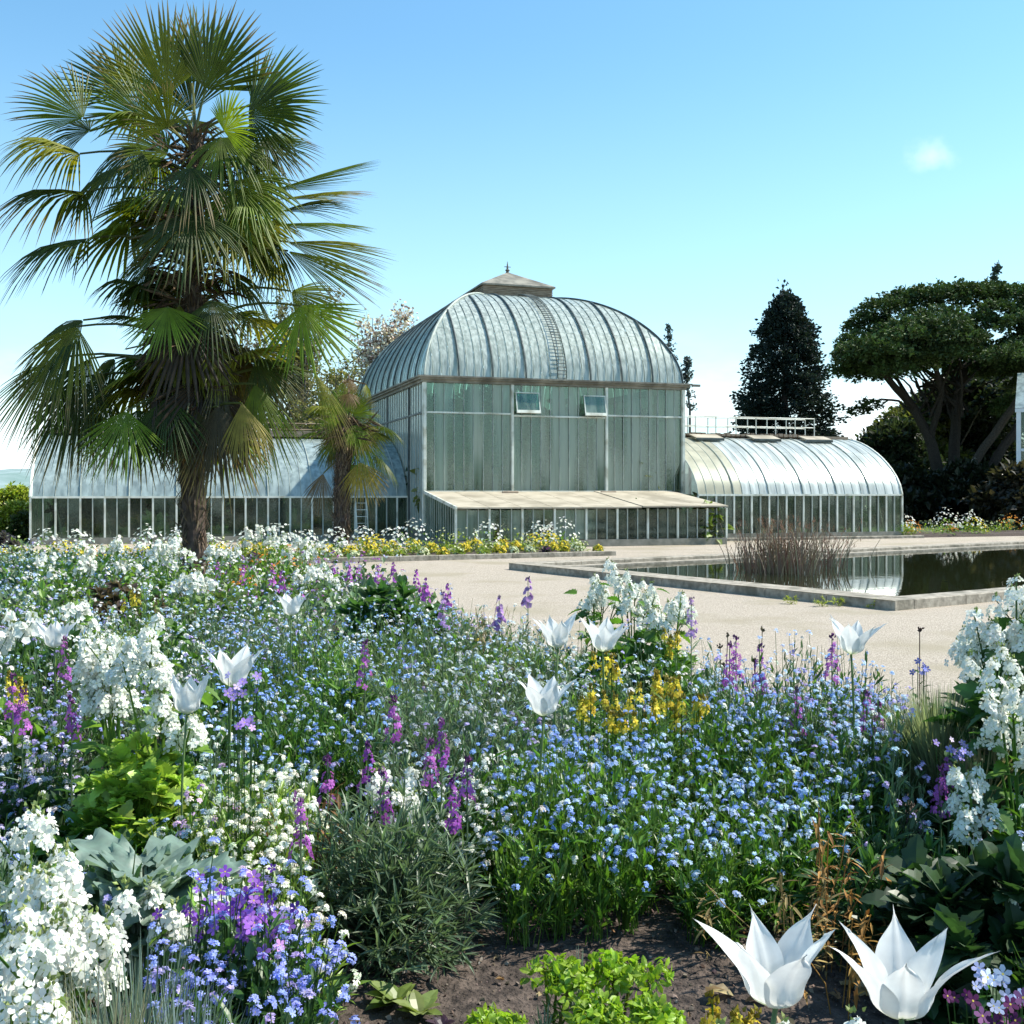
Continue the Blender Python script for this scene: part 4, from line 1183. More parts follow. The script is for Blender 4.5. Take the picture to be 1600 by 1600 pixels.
# hub px, hub py, tip px, tip py, depth offset, tip depth offset, facing, half spread, droop, colour, length factor
LV = [
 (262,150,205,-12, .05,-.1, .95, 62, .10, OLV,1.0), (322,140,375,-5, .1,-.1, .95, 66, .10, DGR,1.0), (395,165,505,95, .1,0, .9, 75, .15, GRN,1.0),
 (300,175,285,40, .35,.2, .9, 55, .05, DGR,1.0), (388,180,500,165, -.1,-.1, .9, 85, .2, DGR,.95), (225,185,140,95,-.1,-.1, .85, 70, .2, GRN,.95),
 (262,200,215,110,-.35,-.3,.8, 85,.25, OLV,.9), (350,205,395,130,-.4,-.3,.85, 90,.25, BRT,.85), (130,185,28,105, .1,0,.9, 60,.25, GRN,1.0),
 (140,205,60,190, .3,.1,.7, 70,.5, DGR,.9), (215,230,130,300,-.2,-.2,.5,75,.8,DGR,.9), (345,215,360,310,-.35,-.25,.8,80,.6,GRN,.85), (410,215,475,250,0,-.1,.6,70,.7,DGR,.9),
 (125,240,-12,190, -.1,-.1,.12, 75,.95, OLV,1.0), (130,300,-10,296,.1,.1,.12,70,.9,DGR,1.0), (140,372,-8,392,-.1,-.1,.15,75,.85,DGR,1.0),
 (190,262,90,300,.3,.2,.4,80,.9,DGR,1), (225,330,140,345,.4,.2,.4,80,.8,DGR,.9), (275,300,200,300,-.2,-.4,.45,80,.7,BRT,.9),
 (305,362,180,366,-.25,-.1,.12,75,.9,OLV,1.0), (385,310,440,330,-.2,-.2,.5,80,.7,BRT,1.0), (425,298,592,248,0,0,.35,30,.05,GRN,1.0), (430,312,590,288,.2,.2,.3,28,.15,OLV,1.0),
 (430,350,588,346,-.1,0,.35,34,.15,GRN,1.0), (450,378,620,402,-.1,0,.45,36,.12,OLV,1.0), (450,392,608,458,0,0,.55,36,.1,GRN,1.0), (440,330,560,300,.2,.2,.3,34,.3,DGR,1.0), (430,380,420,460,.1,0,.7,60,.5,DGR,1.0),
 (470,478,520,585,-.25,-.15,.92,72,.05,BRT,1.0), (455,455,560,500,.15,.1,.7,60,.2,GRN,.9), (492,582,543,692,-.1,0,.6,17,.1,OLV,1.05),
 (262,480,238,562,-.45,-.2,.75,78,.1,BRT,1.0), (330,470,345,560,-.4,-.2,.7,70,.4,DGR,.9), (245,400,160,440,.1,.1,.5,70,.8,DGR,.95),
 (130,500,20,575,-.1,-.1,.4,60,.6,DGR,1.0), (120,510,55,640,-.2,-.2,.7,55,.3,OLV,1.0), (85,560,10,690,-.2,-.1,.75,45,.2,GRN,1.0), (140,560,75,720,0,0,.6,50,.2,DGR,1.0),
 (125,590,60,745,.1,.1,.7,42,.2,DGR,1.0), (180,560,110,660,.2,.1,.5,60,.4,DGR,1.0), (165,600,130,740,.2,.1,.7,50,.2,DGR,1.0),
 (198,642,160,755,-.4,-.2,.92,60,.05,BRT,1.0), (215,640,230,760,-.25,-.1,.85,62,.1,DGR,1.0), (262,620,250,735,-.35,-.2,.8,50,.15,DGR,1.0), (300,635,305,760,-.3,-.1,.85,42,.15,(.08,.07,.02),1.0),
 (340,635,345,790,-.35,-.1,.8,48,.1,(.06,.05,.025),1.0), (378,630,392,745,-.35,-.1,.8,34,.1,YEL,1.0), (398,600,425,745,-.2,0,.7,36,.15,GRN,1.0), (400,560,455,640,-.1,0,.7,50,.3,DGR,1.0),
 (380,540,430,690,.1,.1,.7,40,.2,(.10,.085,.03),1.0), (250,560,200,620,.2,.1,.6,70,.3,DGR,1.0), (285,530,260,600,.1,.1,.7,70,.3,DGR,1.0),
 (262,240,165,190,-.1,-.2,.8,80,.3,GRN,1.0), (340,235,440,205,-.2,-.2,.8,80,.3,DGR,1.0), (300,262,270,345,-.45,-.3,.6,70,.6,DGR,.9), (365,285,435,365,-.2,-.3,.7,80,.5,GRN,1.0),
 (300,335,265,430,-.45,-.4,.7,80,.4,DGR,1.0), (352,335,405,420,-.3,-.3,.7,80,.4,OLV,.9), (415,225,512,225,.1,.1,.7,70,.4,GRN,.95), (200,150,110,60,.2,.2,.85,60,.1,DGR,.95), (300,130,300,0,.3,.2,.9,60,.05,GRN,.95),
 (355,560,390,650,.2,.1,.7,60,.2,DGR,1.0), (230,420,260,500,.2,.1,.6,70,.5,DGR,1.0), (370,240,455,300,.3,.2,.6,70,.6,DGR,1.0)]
xb = px(305, DP)
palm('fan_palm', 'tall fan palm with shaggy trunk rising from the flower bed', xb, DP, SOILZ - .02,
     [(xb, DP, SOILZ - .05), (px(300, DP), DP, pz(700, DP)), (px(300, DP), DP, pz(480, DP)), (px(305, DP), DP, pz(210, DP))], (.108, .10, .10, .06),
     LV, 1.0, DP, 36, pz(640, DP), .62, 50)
# small palm in front of the left wing
DS = 30.0
xs_ = px(532, DS)
LS = [(540,655,478,655,0,.1,.3,60,.5,BRT,1), (548,650,600,640,0,.1,.3,60,.4,GRN,1), (540,650,520,600,0,0,.8,60,.2,BRT,1), (552,650,570,605,.1,0,.8,60,.2,GRN,1),
      (558,662,605,690,0,0,.5,60,.6,OLV,1), (560,680,595,735,0,0,.5,50,.5,BRT,1), (535,665,500,690,0,0,.5,60,.6,OLV,1), (530,668,498,712,.1,0,.5,50,.6,GRN,1),
      (562,722,575,790,-.2,0,.85,55,.15,YEL,1.05), (556,725,545,770,0,0,.8,50,.2,BRT,1), (505,740,490,800,0,0,.8,40,.2,(.12,.09,.05),1), (545,640,545,595,.2,0,.7,70,.2,GRN,1), (550,665,575,700,-.3,-.2,.5,70,.5,BRT,1), (530,660,510,640,-.3,-.2,.5,70,.5,BRT,1)]
palm('fan_palm', 'small fan palm with stout trunk in front of the left wing', xs_, DS, 0.05,
     [(xs_, DS, .0), (xs_ + .05, DS, pz(740, DS)), (px(545, DS), DS, pz(655, DS))], (.30, .20, .21, .18), LS, 2.0, DS, 5, pz(690, DS), .5, 12)
# ---------------------------------------------------------------- flowers
BLUE = (.30, .46, .88); PALEB = (.52, .66, .92); LILAC = (.50, .44, .78); WHITE = (.84, .85, .78); MAUVE = (.42, .12, .46); VIOLET = (.20, .06, .42)
YELLOW = (.75, .60, .06); ORANGE = (.75, .30, .05); LIME = (.26, .40, .03); G1 = (.085, .19, .022); G2 = (.055, .13, .030); G3 = (.15, .27, .04); GREY = (.14, .22, .12)

def stems(a, base, tips, r, c, bend=.25):
    """curved three sided stems; base (n,3) tips (n,3)"""
    n = len(tips)
    if n == 0: return
    m = base * .5 + tips * .5; m[:, :2] = base[:, :2] * (.5 + bend) + tips[:, :2] * (.5 - bend)
    P = np.stack([base, m, tips], 1)
    th = np.array([0, 2.094, 4.188]); off = np.stack([np.cos(th), np.sin(th), 0 * th], -1)
    rr = np.array([1.2, 1, .7]) * r
    V = P[:, :, None] + off[None, None] * rr[None, :, None, None]
    F_ = []
    for i in range(2):
        for j in range(3):
            F_.append((i * 3 + j, i * 3 + (j + 1) % 3, (i + 1) * 3 + (j + 1) % 3, (i + 1) * 3 + j))
    Fq = (np.array(F_)[None] + (np.arange(n) * 9)[:, None, None]).reshape(-1, 4)
    cc = jit(c, n, .2); a.add(V.reshape(-1, 3), [Fq], np.repeat(cc, 9, axis=0))

def umbel_plant(A, x, y, z, h, w, fc, lc, lod, kind='fm', nst=None, dens=1.0):
    """low mound of leafy stems ended by flat clusters of small flowers.  A[0] leaves, A[1] petals"""
    nst = nst or {0: 15, 1: 10, 2: 5}[lod]
    base = np.array([[x, y, z]]) + rv(nst, .012) * [1, 1, 0]
    th = rng.uniform(0, 2 * PI, nst); rr = w * np.sqrt(rng.random(nst))
    hh = h * (1 - .55 * (rr / w) ** 2) * rng.uniform(.8, 1.12, nst)
    tips = np.stack([x + rr * np.cos(th), y + rr * np.sin(th), z + hh], -1)
    if lod < 2: stems(A[0], base, tips, .0011, np.array(lc) * .9)
    # leaves along stems
    per = {0: 7, 1: 5, 2: 3}[lod]
    t_ = rng.uniform(.1, .92, (nst, per, 1))
    pp = (base[:, None] * (1 - t_) + tips[:, None] * t_).reshape(-1, 3); n = len(pp)
    dd = nrm(rv(n, .55) + np.repeat(nrm(tips - base), per, 0) * .9 + [0, 0, .25])
    A[0].inst(LANCE if lod < 2 else LEAFQ, pp, frames(dd, rv(n, .4) + [0, 0, 1]), rng.uniform(.022, .045, n) * (1 if lod < 2 else 1.7), jit(lc, n, .35, .1))
    # clusters
    nf = {0: 9, 1: 5, 2: 3}[lod]
    if kind == 'ar': nf = {0: 10, 1: 6, 2: 3}[lod]
    out_ = nrm(np.stack([rr * np.cos(th) * .9, rr * np.sin(th) * .9, np.full(nst, h * .55)], -1) + rv(nst, .03))
    keep = rng.random(nst) < dens
    tips2 = tips[keep]; o2 = out_[keep]; m = len(tips2)
    if m == 0: return
    R0 = {0: .0085, 1: .010, 2: .014}[lod] * (1.15 if kind == 'ar' else 1)
    d2 = nrm(np.repeat(o2, nf, 0) + rv(m * nf, .55))
    pos = np.repeat(tips2, nf, 0) + d2 * R0 * rng.uniform(.6, 1.25, (m * nf, 1))
    fr = {0: .0041, 1: .0050, 2: .0082}[lod] * (1.2 if kind == 'ar' else 1)
    cc = np.repeat(jit(fc, m, .18, .06), nf, 0) * rng.uniform(.85, 1.2, (m * nf, 1))
    A[1].inst((FL5 if kind == 'fm' else FL4) if lod == 0 else FLC, pos, facing(d2), fr * rng.uniform(.75, 1.2, m * nf), cc, 1)

def spike(A, x, y, z, h, fc, lc, lod=0, fl=.12, r=.022, lean=(0, 0), leaves=14, size=.010):
    """upright wallflower/stock raceme"""
    n = 7; t = np.linspace(0, 1, n)
    P = np.stack([x + lean[0] * t ** 2, y + lean[1] * t ** 2, z + h * t], -1)
    A[0].tube(P, np.linspace(.003, .0014, n), np.array(lc) * .9, 4)
    def at(tt): return np.stack([x + lean[0] * tt ** 2, y + lean[1] * tt ** 2, z + h * tt], -1)
    tl = rng.uniform(.08, 1 - fl / h, leaves); th = rng.uniform(0, 2 * PI, leaves)
    dd = nrm(np.stack([np.cos(th), np.sin(th), rng.uniform(.1, .9, leaves)], -1))
    A[0].inst(NARROW, at(tl), frames(dd), rng.uniform(.04, .075, leaves), jit(lc, leaves, .3))
    k = int({0: 34, 1: 18, 2: 8}[lod] * fl / .12)
    tt = 1 - fl / h * rng.random(k) ** 1.0; th = rng.uniform(0, 2 * PI, k)
    u_ = (1 - tt) / (fl / h)
    od = np.stack([np.cos(th), np.sin(th), .25 + .5 * (1 - u_)], -1); rr = r * (.35 + .75 * u_)
    pos = at(tt) + nrm(od) * rr[:, None]
    s_ = size * {0: 1, 1: 1.2, 2: 1.7}[lod] * (.5 + .6 * u_)
    A[1].inst(FL4P if lod == 0 else FLC, pos, facing(nrm(od) + rv(k, .25)), s_, jit(fc, k, .3, .08), 1)
    m = 9; thb = rng.uniform(0, 2 * PI, m)
    A[0].inst(BUD, at(np.full(m, 1.0)) + rv(m, .004), frames(np.stack([np.cos(thb) * .5, np.sin(thb) * .5, np.ones(m)], -1)), .012, jit(np.array(fc) * .4, m, .2))

def honesty(A, x, y, z, h, w, nst, lod=0, fc=WHITE, lc=G3, lsize=.085, fsize=.0115, fl=.095, leaves=None, side=True):
    """tall branching plant: toothed leaves below, rounded heads of four petalled flowers"""
    lv = leaves or nst * 6
    base = np.array([x, y, z])
    for i in range(nst):
        th = random.uniform(0, 2 * PI); r_ = w * math.sqrt(random.random()) * .8
        hh = h * random.uniform(.72, 1.03) * (1 - .2 * r_ / max(w, 1e-3))
        tip = np.array([x + r_ * math.cos(th), y + r_ * math.sin(th), z + hh])
        P = np.array([base + (tip - base) * t + np.array([0, 0, .05 * h * math.sin(t * PI)]) for t in np.linspace(0, 1, 6)])
        A[0].tube(P, np.linspace(.0042, .002, 6), np.array(lc) * 1.05, 4)
        heads = [(tip, 1.0)]
        if side:
            for j in range(2 if lod else 3):
                f_ = random.uniform(.74, .92); q = base + (tip - base) * f_; th2 = random.uniform(0, 2 * PI)
                e = q + np.array([math.cos(th2) * .05, math.sin(th2) * .05, .07]) * random.uniform(.6, 1.2)
                A[0].tube([q, e], [.002, .0015], np.array(lc), 3); heads.append((e, .6))
        for (tp_, sc_) in heads:
            k = int({0: 34, 1: 18, 2: 9}[lod] * sc_)
            t_ = rng.random(k); th_ = rng.uniform(0, 2 * PI, k); hr = .028 * sc_ * (.5 + .75 * t_)
            od = np.stack([np.cos(th_), np.sin(th_), .9 - .6 * t_ + rng.normal(size=k) * .2], -1)
            pos = tp_ - np.stack([0 * t_, 0 * t_, fl * sc_ * t_ * .7], -1) + nrm(od) * hr[:, None]
            A[1].inst(FL4 if lod == 0 else FLC, pos, facing(nrm(od) + rv(k, .3)), fsize * {0: 1, 1: 1.25, 2: 2.0}[lod] * rng.uniform(.75, 1.15, k), jit(fc, k, .06, .02), 1)
            m = 7; A[0].inst(BUD, tp_ + rv(m, .004) + [0, 0, .01], frames(rv(m, .5) + [0, 0, 1]), .009, jit((.3, .36, .12), m, .2))
    n = lv; t_ = rng.random(n) ** 1.1 * .82
    th = rng.uniform(0, 2 * PI, n); rr = w * (.15 + .75 * t_) * rng.uniform(.3, 1, n)
    pp = np.stack([x + rr * np.cos(th), y + rr * np.sin(th), z + .03 + h * t_ * .85], -1)
    dd = nrm(np.stack([np.cos(th), np.sin(th), rng.uniform(-.35, .6, n)], -1) + rv(n, .25))
    A[0].inst(TOOTH if lod == 0 else OVAL, pp, frames(dd, rv(n, .3) + [0, 0, 1]), lsize * rng.uniform(.55, 1.15, n) * (1 - .45 * t_), jit(lc, n, .3, .08))

def leafy_mound(A, x, y, z, w, h, n, L, lc, tmpl=NARROW, tuftk=8):
    """rounded bush of whorled narrow leaves"""
    k = n // tuftk
    d = nrm(rv(k)); d[:, 2] = np.abs(d[:, 2]) * .95 + .03
    p = np.array([x, y, z]) + d * np.array([w, w, h]) * rng.uniform(.45, 1.0, (k, 1))
    stems(A[0], np.tile([[x, y, z]], (k, 1)).astype(float), p, .0016, np.array(lc) * .6, .1)
    P = np.repeat(p, tuftk, 0); D_ = np.repeat(nrm(d + [0, 0, .35]), tuftk, 0)
    dd = nrm(D_ + rv(len(P), .62))
    A[0].inst(tmpl, P, frames(dd, rv(len(P), .4) + [0, 0, 1]), L * rng.uniform(.6, 1.2, len(P)), jit(lc, len(P), .35, .08))

def tuft(A, x, y, z, h, w, n, c, wd=.03, droop=.5):
    """arching grass"""
    th = rng.uniform(0, 2 * PI, n); r0 = w * .18 * np.sqrt(rng.random(n)); out_ = w * rng.uniform(.15, 1, n); hh = h * rng.uniform(.5, 1.05, n)
    t = np.linspace(0, 1, 6)
    ox, oy = np.cos(th), np.sin(th)
    R_ = r0[:, None] + out_[:, None] * t[None] ** 1.5
    Zt = hh[:, None] * (t[None] - droop * .5 * t[None] ** 3 * (out_ / w)[:, None])
    wv = (.0022 * (wd / .03)) * np.array([1, .95, .8, .6, .4, .05])
    c0 = np.stack([x + R_ * ox[:, None], y + R_ * oy[:, None], z + Zt], -1)
    sd_ = np.stack([-oy, ox, 0 * ox], -1)[:, None] * wv[None, :, None]
    V = np.stack([c0 - sd_, c0 + sd_], 2)
    i = np.arange(5)
    q = np.stack([i * 2, i * 2 + 1, i * 2 + 3, i * 2 + 2], -1)
    Fq = (q[None] + (np.arange(n) * 12)[:, None, None]).reshape(-1, 4)
    A[0].add(V.reshape(-1, 3), [Fq], np.repeat(jit(c, n, .3, .07), 12, 0))

def head_dome(A, x, y, z, r, n, c, L=.016, lc=LIME):
    """euphorbia like rounded head of small bracts"""
    d = nrm(rv(n)); d[:, 2] = np.abs(d[:, 2]) * 1.0 - .15; d = nrm(d)
    p = np.array([x, y, z]) + d * r * rng.uniform(.7, 1.05, (n, 1)) * [1, 1, .8]
    A[0].inst(OVAL, p, frames(nrm(d + rv(n, .7)), d), L * rng.uniform(.6, 1.2, n), jit(c, n, .22, .08))

def tulip(x, y, zb, zc, size, openn, lab, tilt=(0, 0), seed=0, closed=False):
    """lily flowered white tulip: stem, leaves, six petals; zc is the base of the cup"""
    rs = random.Random(seed)
    root = empty('tulip', (x, y, zb), 0, label=lab, cat='tulip', group='white lily flowered tulips')
    H = zc - zb
    a = Acc(); t = np.linspace(0, 1, 8); sx, sy = rs.uniform(-.02, .02), rs.uniform(-.02, .02)
    P = np.stack([sx * np.sin(t * PI), sy * np.sin(t * PI), H * t], -1); a.tube(P, .0033 * size / .1, (.16, .24, .09), 8); 
    link('stem', a.mesh('stem', LEAF, True), root)
    for k in range(6):
        outer = k % 2 == 0
        az = k * PI / 3 + rs.uniform(-.1, .1) + seed * .7
        L = size * (1.16 if outer else 1.08) * rs.uniform(.95, 1.05); op = openn * (1.02 if outer else .74) * rs.uniform(.85, 1.12)
        U = 18; Wn = 14; G = np.zeros((U, Wn + 1, 3)); C = np.zeros((U, Wn + 1, 3))
        for i in range(U):
            v = i / (U - 1)
            # mid line: bowl, waist, then flaring reflexed tip
            r_ = L * (.27 * math.sin(min(v / .34, 1) * PI / 2) ** .8 - .01 * math.sin(PI * max(0, min(1, (v - .36) / .35))) + op * max(0, v - .34) ** 1.35 * .92) + .002
            z_ = L * (.90 * v - .12 * math.sin(v * PI) * (1 - v) - op * .30 * max(0, v - .6) ** 1.5)
            if v < .06: r_ = max(r_, .004)
            wv = L * (.34 * math.sin(PI * min(1, (v * .9 + .10)) ** .92) ** .85) * (1 - .35 * max(0, v - .5)) 
            if v > .97: wv *= .12
            wv = max(wv * (1 - v ** 7), .0006)
            for j in range(Wn + 1):
                s = (j / Wn * 2 - 1)
                ang = s * wv / max(r_ + .012, .018) * (1 if v < .5 else 1 - .55 * (v - .5) * 2 * .8)
                ang = max(-1.05, min(1.05, ang)); rr = r_ + (.0015 if outer else -.0012)
                fl = max(0, (v - .45) / .55)
                lx = rr * math.cos(ang) * (1 - fl) + rr * fl - (abs(s) ** 2) * wv * .22 * fl * (1 if v < .85 else .4)
                ly = (rr + .0) * math.sin(ang) * (1 - fl) + s * wv * fl
                wavy = .0062 * L / .1 * math.sin(s * 2.6 + v * 7 + k * 1.7 + seed) * v
                # petals of a real tulip keep a faint ridge down the middle
                rid = (.0016 * (1 - min(1, abs(s) * 4)) + .0005 * math.cos(s * 22) * (1 - abs(s))) * L / .1
                G[i, j] = ((lx + wavy - rid) * math.cos(az) - ly * math.sin(az), (lx + wavy - rid) * math.sin(az) + ly * math.cos(az), H + z_ + wavy * .6)
                gr = max(0, 1 - v * 5) * (1 - abs(s) * .5)
                C[i, j] = np.array([.82, .83, .81]) * (1 - .05 * abs(math.cos(s * 17 + k))) * (1 - gr) + np.array([.55, .66, .32]) * gr
        if tilt != (0, 0):
            q = G.reshape(-1, 3) - [0, 0, H]; Mt = np.array((Matrix.Rotation(tilt[0], 3, 'X') @ Matrix.Rotation(tilt[1], 3, 'Y')))
            G = (q @ Mt.T + [0, 0, H]).reshape(G.shape)
        a = Acc(); a.grid(G, C); link('petal', a.mesh('petal', PETAL, True), root)
    for k in range(2):
        az = rs.uniform(0, 2 * PI); a = Acc(); U = 9
        G = np.zeros((U, 5, 3))
        for i in range(U):
            v = i / (U - 1); wv = .020 * math.sin(PI * (v * .85 + .12)) * size / .1; r_ = .006 + .07 * v ** 1.5; z_ = .02 + .22 * v - .05 * v * v
            for j in range(5):
                s = j / 2 - 1; G[i, j] = (r_ * math.cos(az) - s * wv * math.sin(az) + .3 * abs(s) * wv * math.cos(az), r_ * math.sin(az) + s * wv * math.cos(az) + .3 * abs(s) * wv * math.sin(az), z_)
        a.grid(G, (.10, .18, .09)); link('leaf', a.mesh('leaf', LEAF, True), root)
    return root

def plant(name, lab, cat, x, y, builder, group=None, fl=True, fname='foliage', z=None, lmat=None, pmat=None, smooth=False):
    """a plant thing: builder(A) fills A[0] foliage and A[1] flowers in world space"""
    zz_ = float(soil(x, y)[0]) if z is None else z
    A = [Acc(), Acc()]
    builder(A, zz_)
    root = empty(name, (x, y, zz_), 0, label=lab, cat=cat, group=group)
    L0 = np.array([x, y, zz_])
    if A[0].n: link(fname, A[0].mesh(fname, lmat or LEAF, smooth, origin=L0), root, kind='stuff')
    if A[1].n:
        me = A[1].mesh('flowers', [pmat or PETAL, pmat or PETAL], origin=L0)
        link('flowers', me, root, kind='stuff')
    return root

# ------------- drifts: masses of small flowers, sorted by where their heads fall
TOP = .30
zones = [  # name, px, py, rx, ry (flower heads), then colour, leaf, kind, height, width, density
 ('bare', 560, 1150, 95, 38), ('bare', 215, 1150, 105, 78), ('bare', 225, 1285, 105, 70), 
 ('front_blue', 1050, 1250, 300, 170), ('right_blue', 1440, 1310, 150, 100), ('mid_blue', 1290, 1090, 270, 75),
 ('arabis', 400, 1275, 140, 125), ('arabis2', 745, 1200, 75, 45), ('edge_white', 40, 1150, 90, 35),
 ('phlox', 405, 1530, 150, 120), ('left_dark', 90, 1215, 140, 70), ('left_blue', 80, 1110, 120, 50),
 ('deep_blue', 440, 1075, 150, 75), ('green_mid', 690, 1080, 130, 60), ('pale_mid', 800, 1010, 130, 55), ('green_edge', 800, 975, 120, 30),
 ('blue_haze', 560, 985, 230, 62), ('pale_left', 230, 1010, 240, 60), ('white_far', 150, 905, 200, 42), ('purple_far', 560, 905, 130, 35),
 ('lilac_far', 250, 895, 110, 22), ('pink_far', 440, 885, 120, 24)]
spec = {
 'front_blue': [(BLUE, G1, 'fm', .30, .085, .85, .42), (PALEB, G1, 'fm', .30, .085, .9, .42), (WHITE, (.13, .25, .03), 'fm', .31, .085, .08, .16)],
 'right_blue': [(BLUE, G2, 'fm', .25, .08, .9, .9), (LILAC, G2, 'fm', .25, .08, .8, .1)],
 'mid_blue': [(PALEB, G2, 'fm', .32, .08, .8, .5), (BLUE, G2, 'fm', .30, .08, .8, .22), (LILAC, GREY, 'fm', .3, .08, .8, .12), (WHITE, (.13, .24, .04), 'ar', .3, .08, .12, .16)],
 'arabis': [((.84, .85, .72), (.19, .30, .04), 'ar', .26, .08, 1, .97), ((.7, .5, .72), G3, 'ar', .27, .08, 1, .03)],
 'arabis2': [(WHITE, G1, 'ar', .22, .07, 1, .8), (PALEB, G1, 'fm', .24, .07, .8, .2)],
 'edge_white': [((.78, .76, .82), G2, 'ar', .28, .08, .9, .7), (LILAC, G2, 'fm', .28, .08, .9, .3)],
 'phlox': [((.34, .40, .86), G2, 'fm', .29, .085, 1, .8), (LILAC, G2, 'fm', .29, .085, 1, .2)],
 'left_dark': [(PALEB, G2, 'fm', .2, .08, .35, 1)],
 'left_blue': [((.40, .46, .82), G2, 'fm', .28, .08, .8, .6), (LILAC, GREY, 'fm', .28, .08, .7, .4)],
 'deep_blue': [(BLUE, G2, 'fm', .30, .09, .7, .5), (PALEB, G2, 'fm', .3, .09, .7, .3), (WHITE, G1, 'fm', .3, .09, .1, .2)],
 'green_mid': [((.5, .55, .6), GREY, 'fm', .26, .09, .3, 1)],
 'pale_mid': [((.62, .68, .66), GREY, 'ar', .28, .09, .7, .6), (PALEB, G3, 'fm', .28, .09, .6, .4)],
 'green_edge': [(WHITE, G3, 'ar', .18, .09, .1, .7), (YELLOW, G2, 'ar', .2, .09, .2, .3)],
 'blue_haze': [(PALEB, GREY, 'fm', .30, .1, .75, .42), (BLUE, GREY, 'fm', .30, .1, .7, .16), (LILAC, GREY, 'fm', .30, .1, .7, .14), (WHITE, (.14, .25, .05), 'ar', .32, .1, .25, .28)],
 'pale_left': [(PALEB, GREY, 'fm', .30, .1, .75, .36), (WHITE, GREY, 'ar', .32, .1, .7, .22), (LILAC, GREY, 'fm', .3, .1, .8, .14), (WHITE, (.14, .26, .04), 'ar', .32, .1, .1, .28)],
 'white_far': [(WHITE, G3, 'ar', .36, .12, .9, .5), (PALEB, GREY, 'fm', .3, .12, .7, .4), (LILAC, G2, 'fm', .3, .12, .7, .1)],
 'purple_far': [(LILAC, GREY, 'fm', .34, .12, .7, .5), (WHITE, GREY, 'ar', .34, .12, .7, .3), (MAUVE, G2, 'fm', .34, .12, .6, .2)],
 'lilac_far': [(LILAC, GREY, 'fm', .3, .12, .9, .7), ((.3, .2, .2), (.1, .07, .05), 'fm', .25, .12, .5, .3)],
 'pink_far': [(MAUVE, GREY, 'fm', .34, .12, .7, .3), (ORANGE, G3, 'ar', .34, .12, .6, .25), (WHITE, G3, 'ar', .34, .12, .8, .45)],
 'rest': [(PALEB, GREY, 'fm', .28, .1, .7, .35), (WHITE, GREY, 'ar', .3, .1, .6, .25), (LILAC, G2, 'fm', .28, .1, .6, .15), (WHITE, G1, 'ar', .2, .1, .1, .25)],
}
labels = {
 'front_blue': 'sky blue forget-me-nots massed in the middle above bare soil', 'right_blue': 'deep blue forget-me-nots behind the two big tulips',
 'mid_blue': 'pale blue forget-me-nots along the gravel edge at right', 'arabis': 'creamy white low flowers beside the silvery felt leaves',
 'arabis2': 'small white flowers between the purple spikes and blue drift', 'edge_white': 'off white flowers at the left edge beside purple spikes',
 'phlox': 'blue violet flowers under the purple violas at the bottom left', 'left_dark': 'shaded sparse pale flowers left of the bright green plant',
 'left_blue': 'lilac blue flowers at the left edge of the bed', 'deep_blue': 'deeper blue forget-me-nots right of the open white tulip',
 'green_mid': 'grey green leafy patch with few flowers behind the purple spikes', 'pale_mid': 'pale mixed flowers left of the paired white tulips',
 'green_edge': 'low green edging plants where the bed meets the gravel', 'blue_haze': 'hazy pale blue flowers in the middle distance',
 'pale_left': 'pale blue and white flowers in the left middle distance', 'white_far': 'white flowers at the back left before the glasshouse',
 'purple_far': 'purple and lilac flowers right of the palm trunk', 'lilac_far': 'lilac patch just left of the palm trunk',
 'pink_far': 'pink, orange and white flowers right behind the palm trunk', 'rest': 'loose mixed pale flowers filling the rest of the bed'}
drift = {k: [Acc(), Acc()] for k in spec}
def zone_of(u_, v_):
    for z_ in zones:
        if ((u_ - z_[1]) / z_[3]) ** 2 + ((v_ - z_[2]) / z_[4]) ** 2 < 1 + .18 * math.sin(u_ * .05) * math.cos(v_ * .07) : return z_[0]
    return 'rest'
clear = []   # (x, y, r) kept free for single plants
def keep_clear(x, y, r): clear.append((x, y, r))
# ------------- single plants: first reserve their places
TUL = [ # px, py(cup base), depth, size, open, seed, tilt, label
 (1212, 1572, 1.02, .076, .95, 1, (0, -.03), 'large open white tulip at the bottom, left one of the pair'),
 (1408, 1590, 1.00, .078, .92, 2, (0, -.02), 'large open white tulip at the bottom, right one of the pair'),
 (850, 1118, 2.30, .082, .80, 3, (0, 0), 'white tulip alone in the middle of the blue forget-me-nots'),
 (872, 1012, 3.05, .088, .75, 4, (0, -.1), 'white tulip before the tall white plant, left of its twin'),
 (942, 1018, 2.95, .088, .80, 5, (0, .1), 'white tulip standing over a yellow wallflower'),
 (1330, 1022, 2.75, .086, .95, 6, (0, .1), 'widely opened white tulip next to a purple spike by the gravel'),
 (292, 1115, 2.35, .080, .28, 7, (0, .05), 'half closed white tulip over bright green leaves at left'),
 (362, 1072, 2.40, .085, .85, 8, (0, .1), 'open white tulip above purple violets in the left middle'),
 (455, 962, 4.2, .085, .8, 9, (0, 0), 'distant small white tulip in the blue haze'),
 (85, 1012, 3.4, .085, .85, 10, (0, 0), 'white tulip near the left edge among dark leaves'),
 (40, 1590, 1.25, .075, .15, 11, (0, .2), 'narrow white tulip bud in the bottom left corner')]
for i, (u_, v_, d, s, op, sdn, tl, lb) in enumerate(TUL):
    x = px(u_, d); zb = float(soil(x, d)[0])
    tulip(x, d, zb, pz(v_, d), s, op, lb, tl, sdn)

def hz(v_, d): return pz(v_, d)
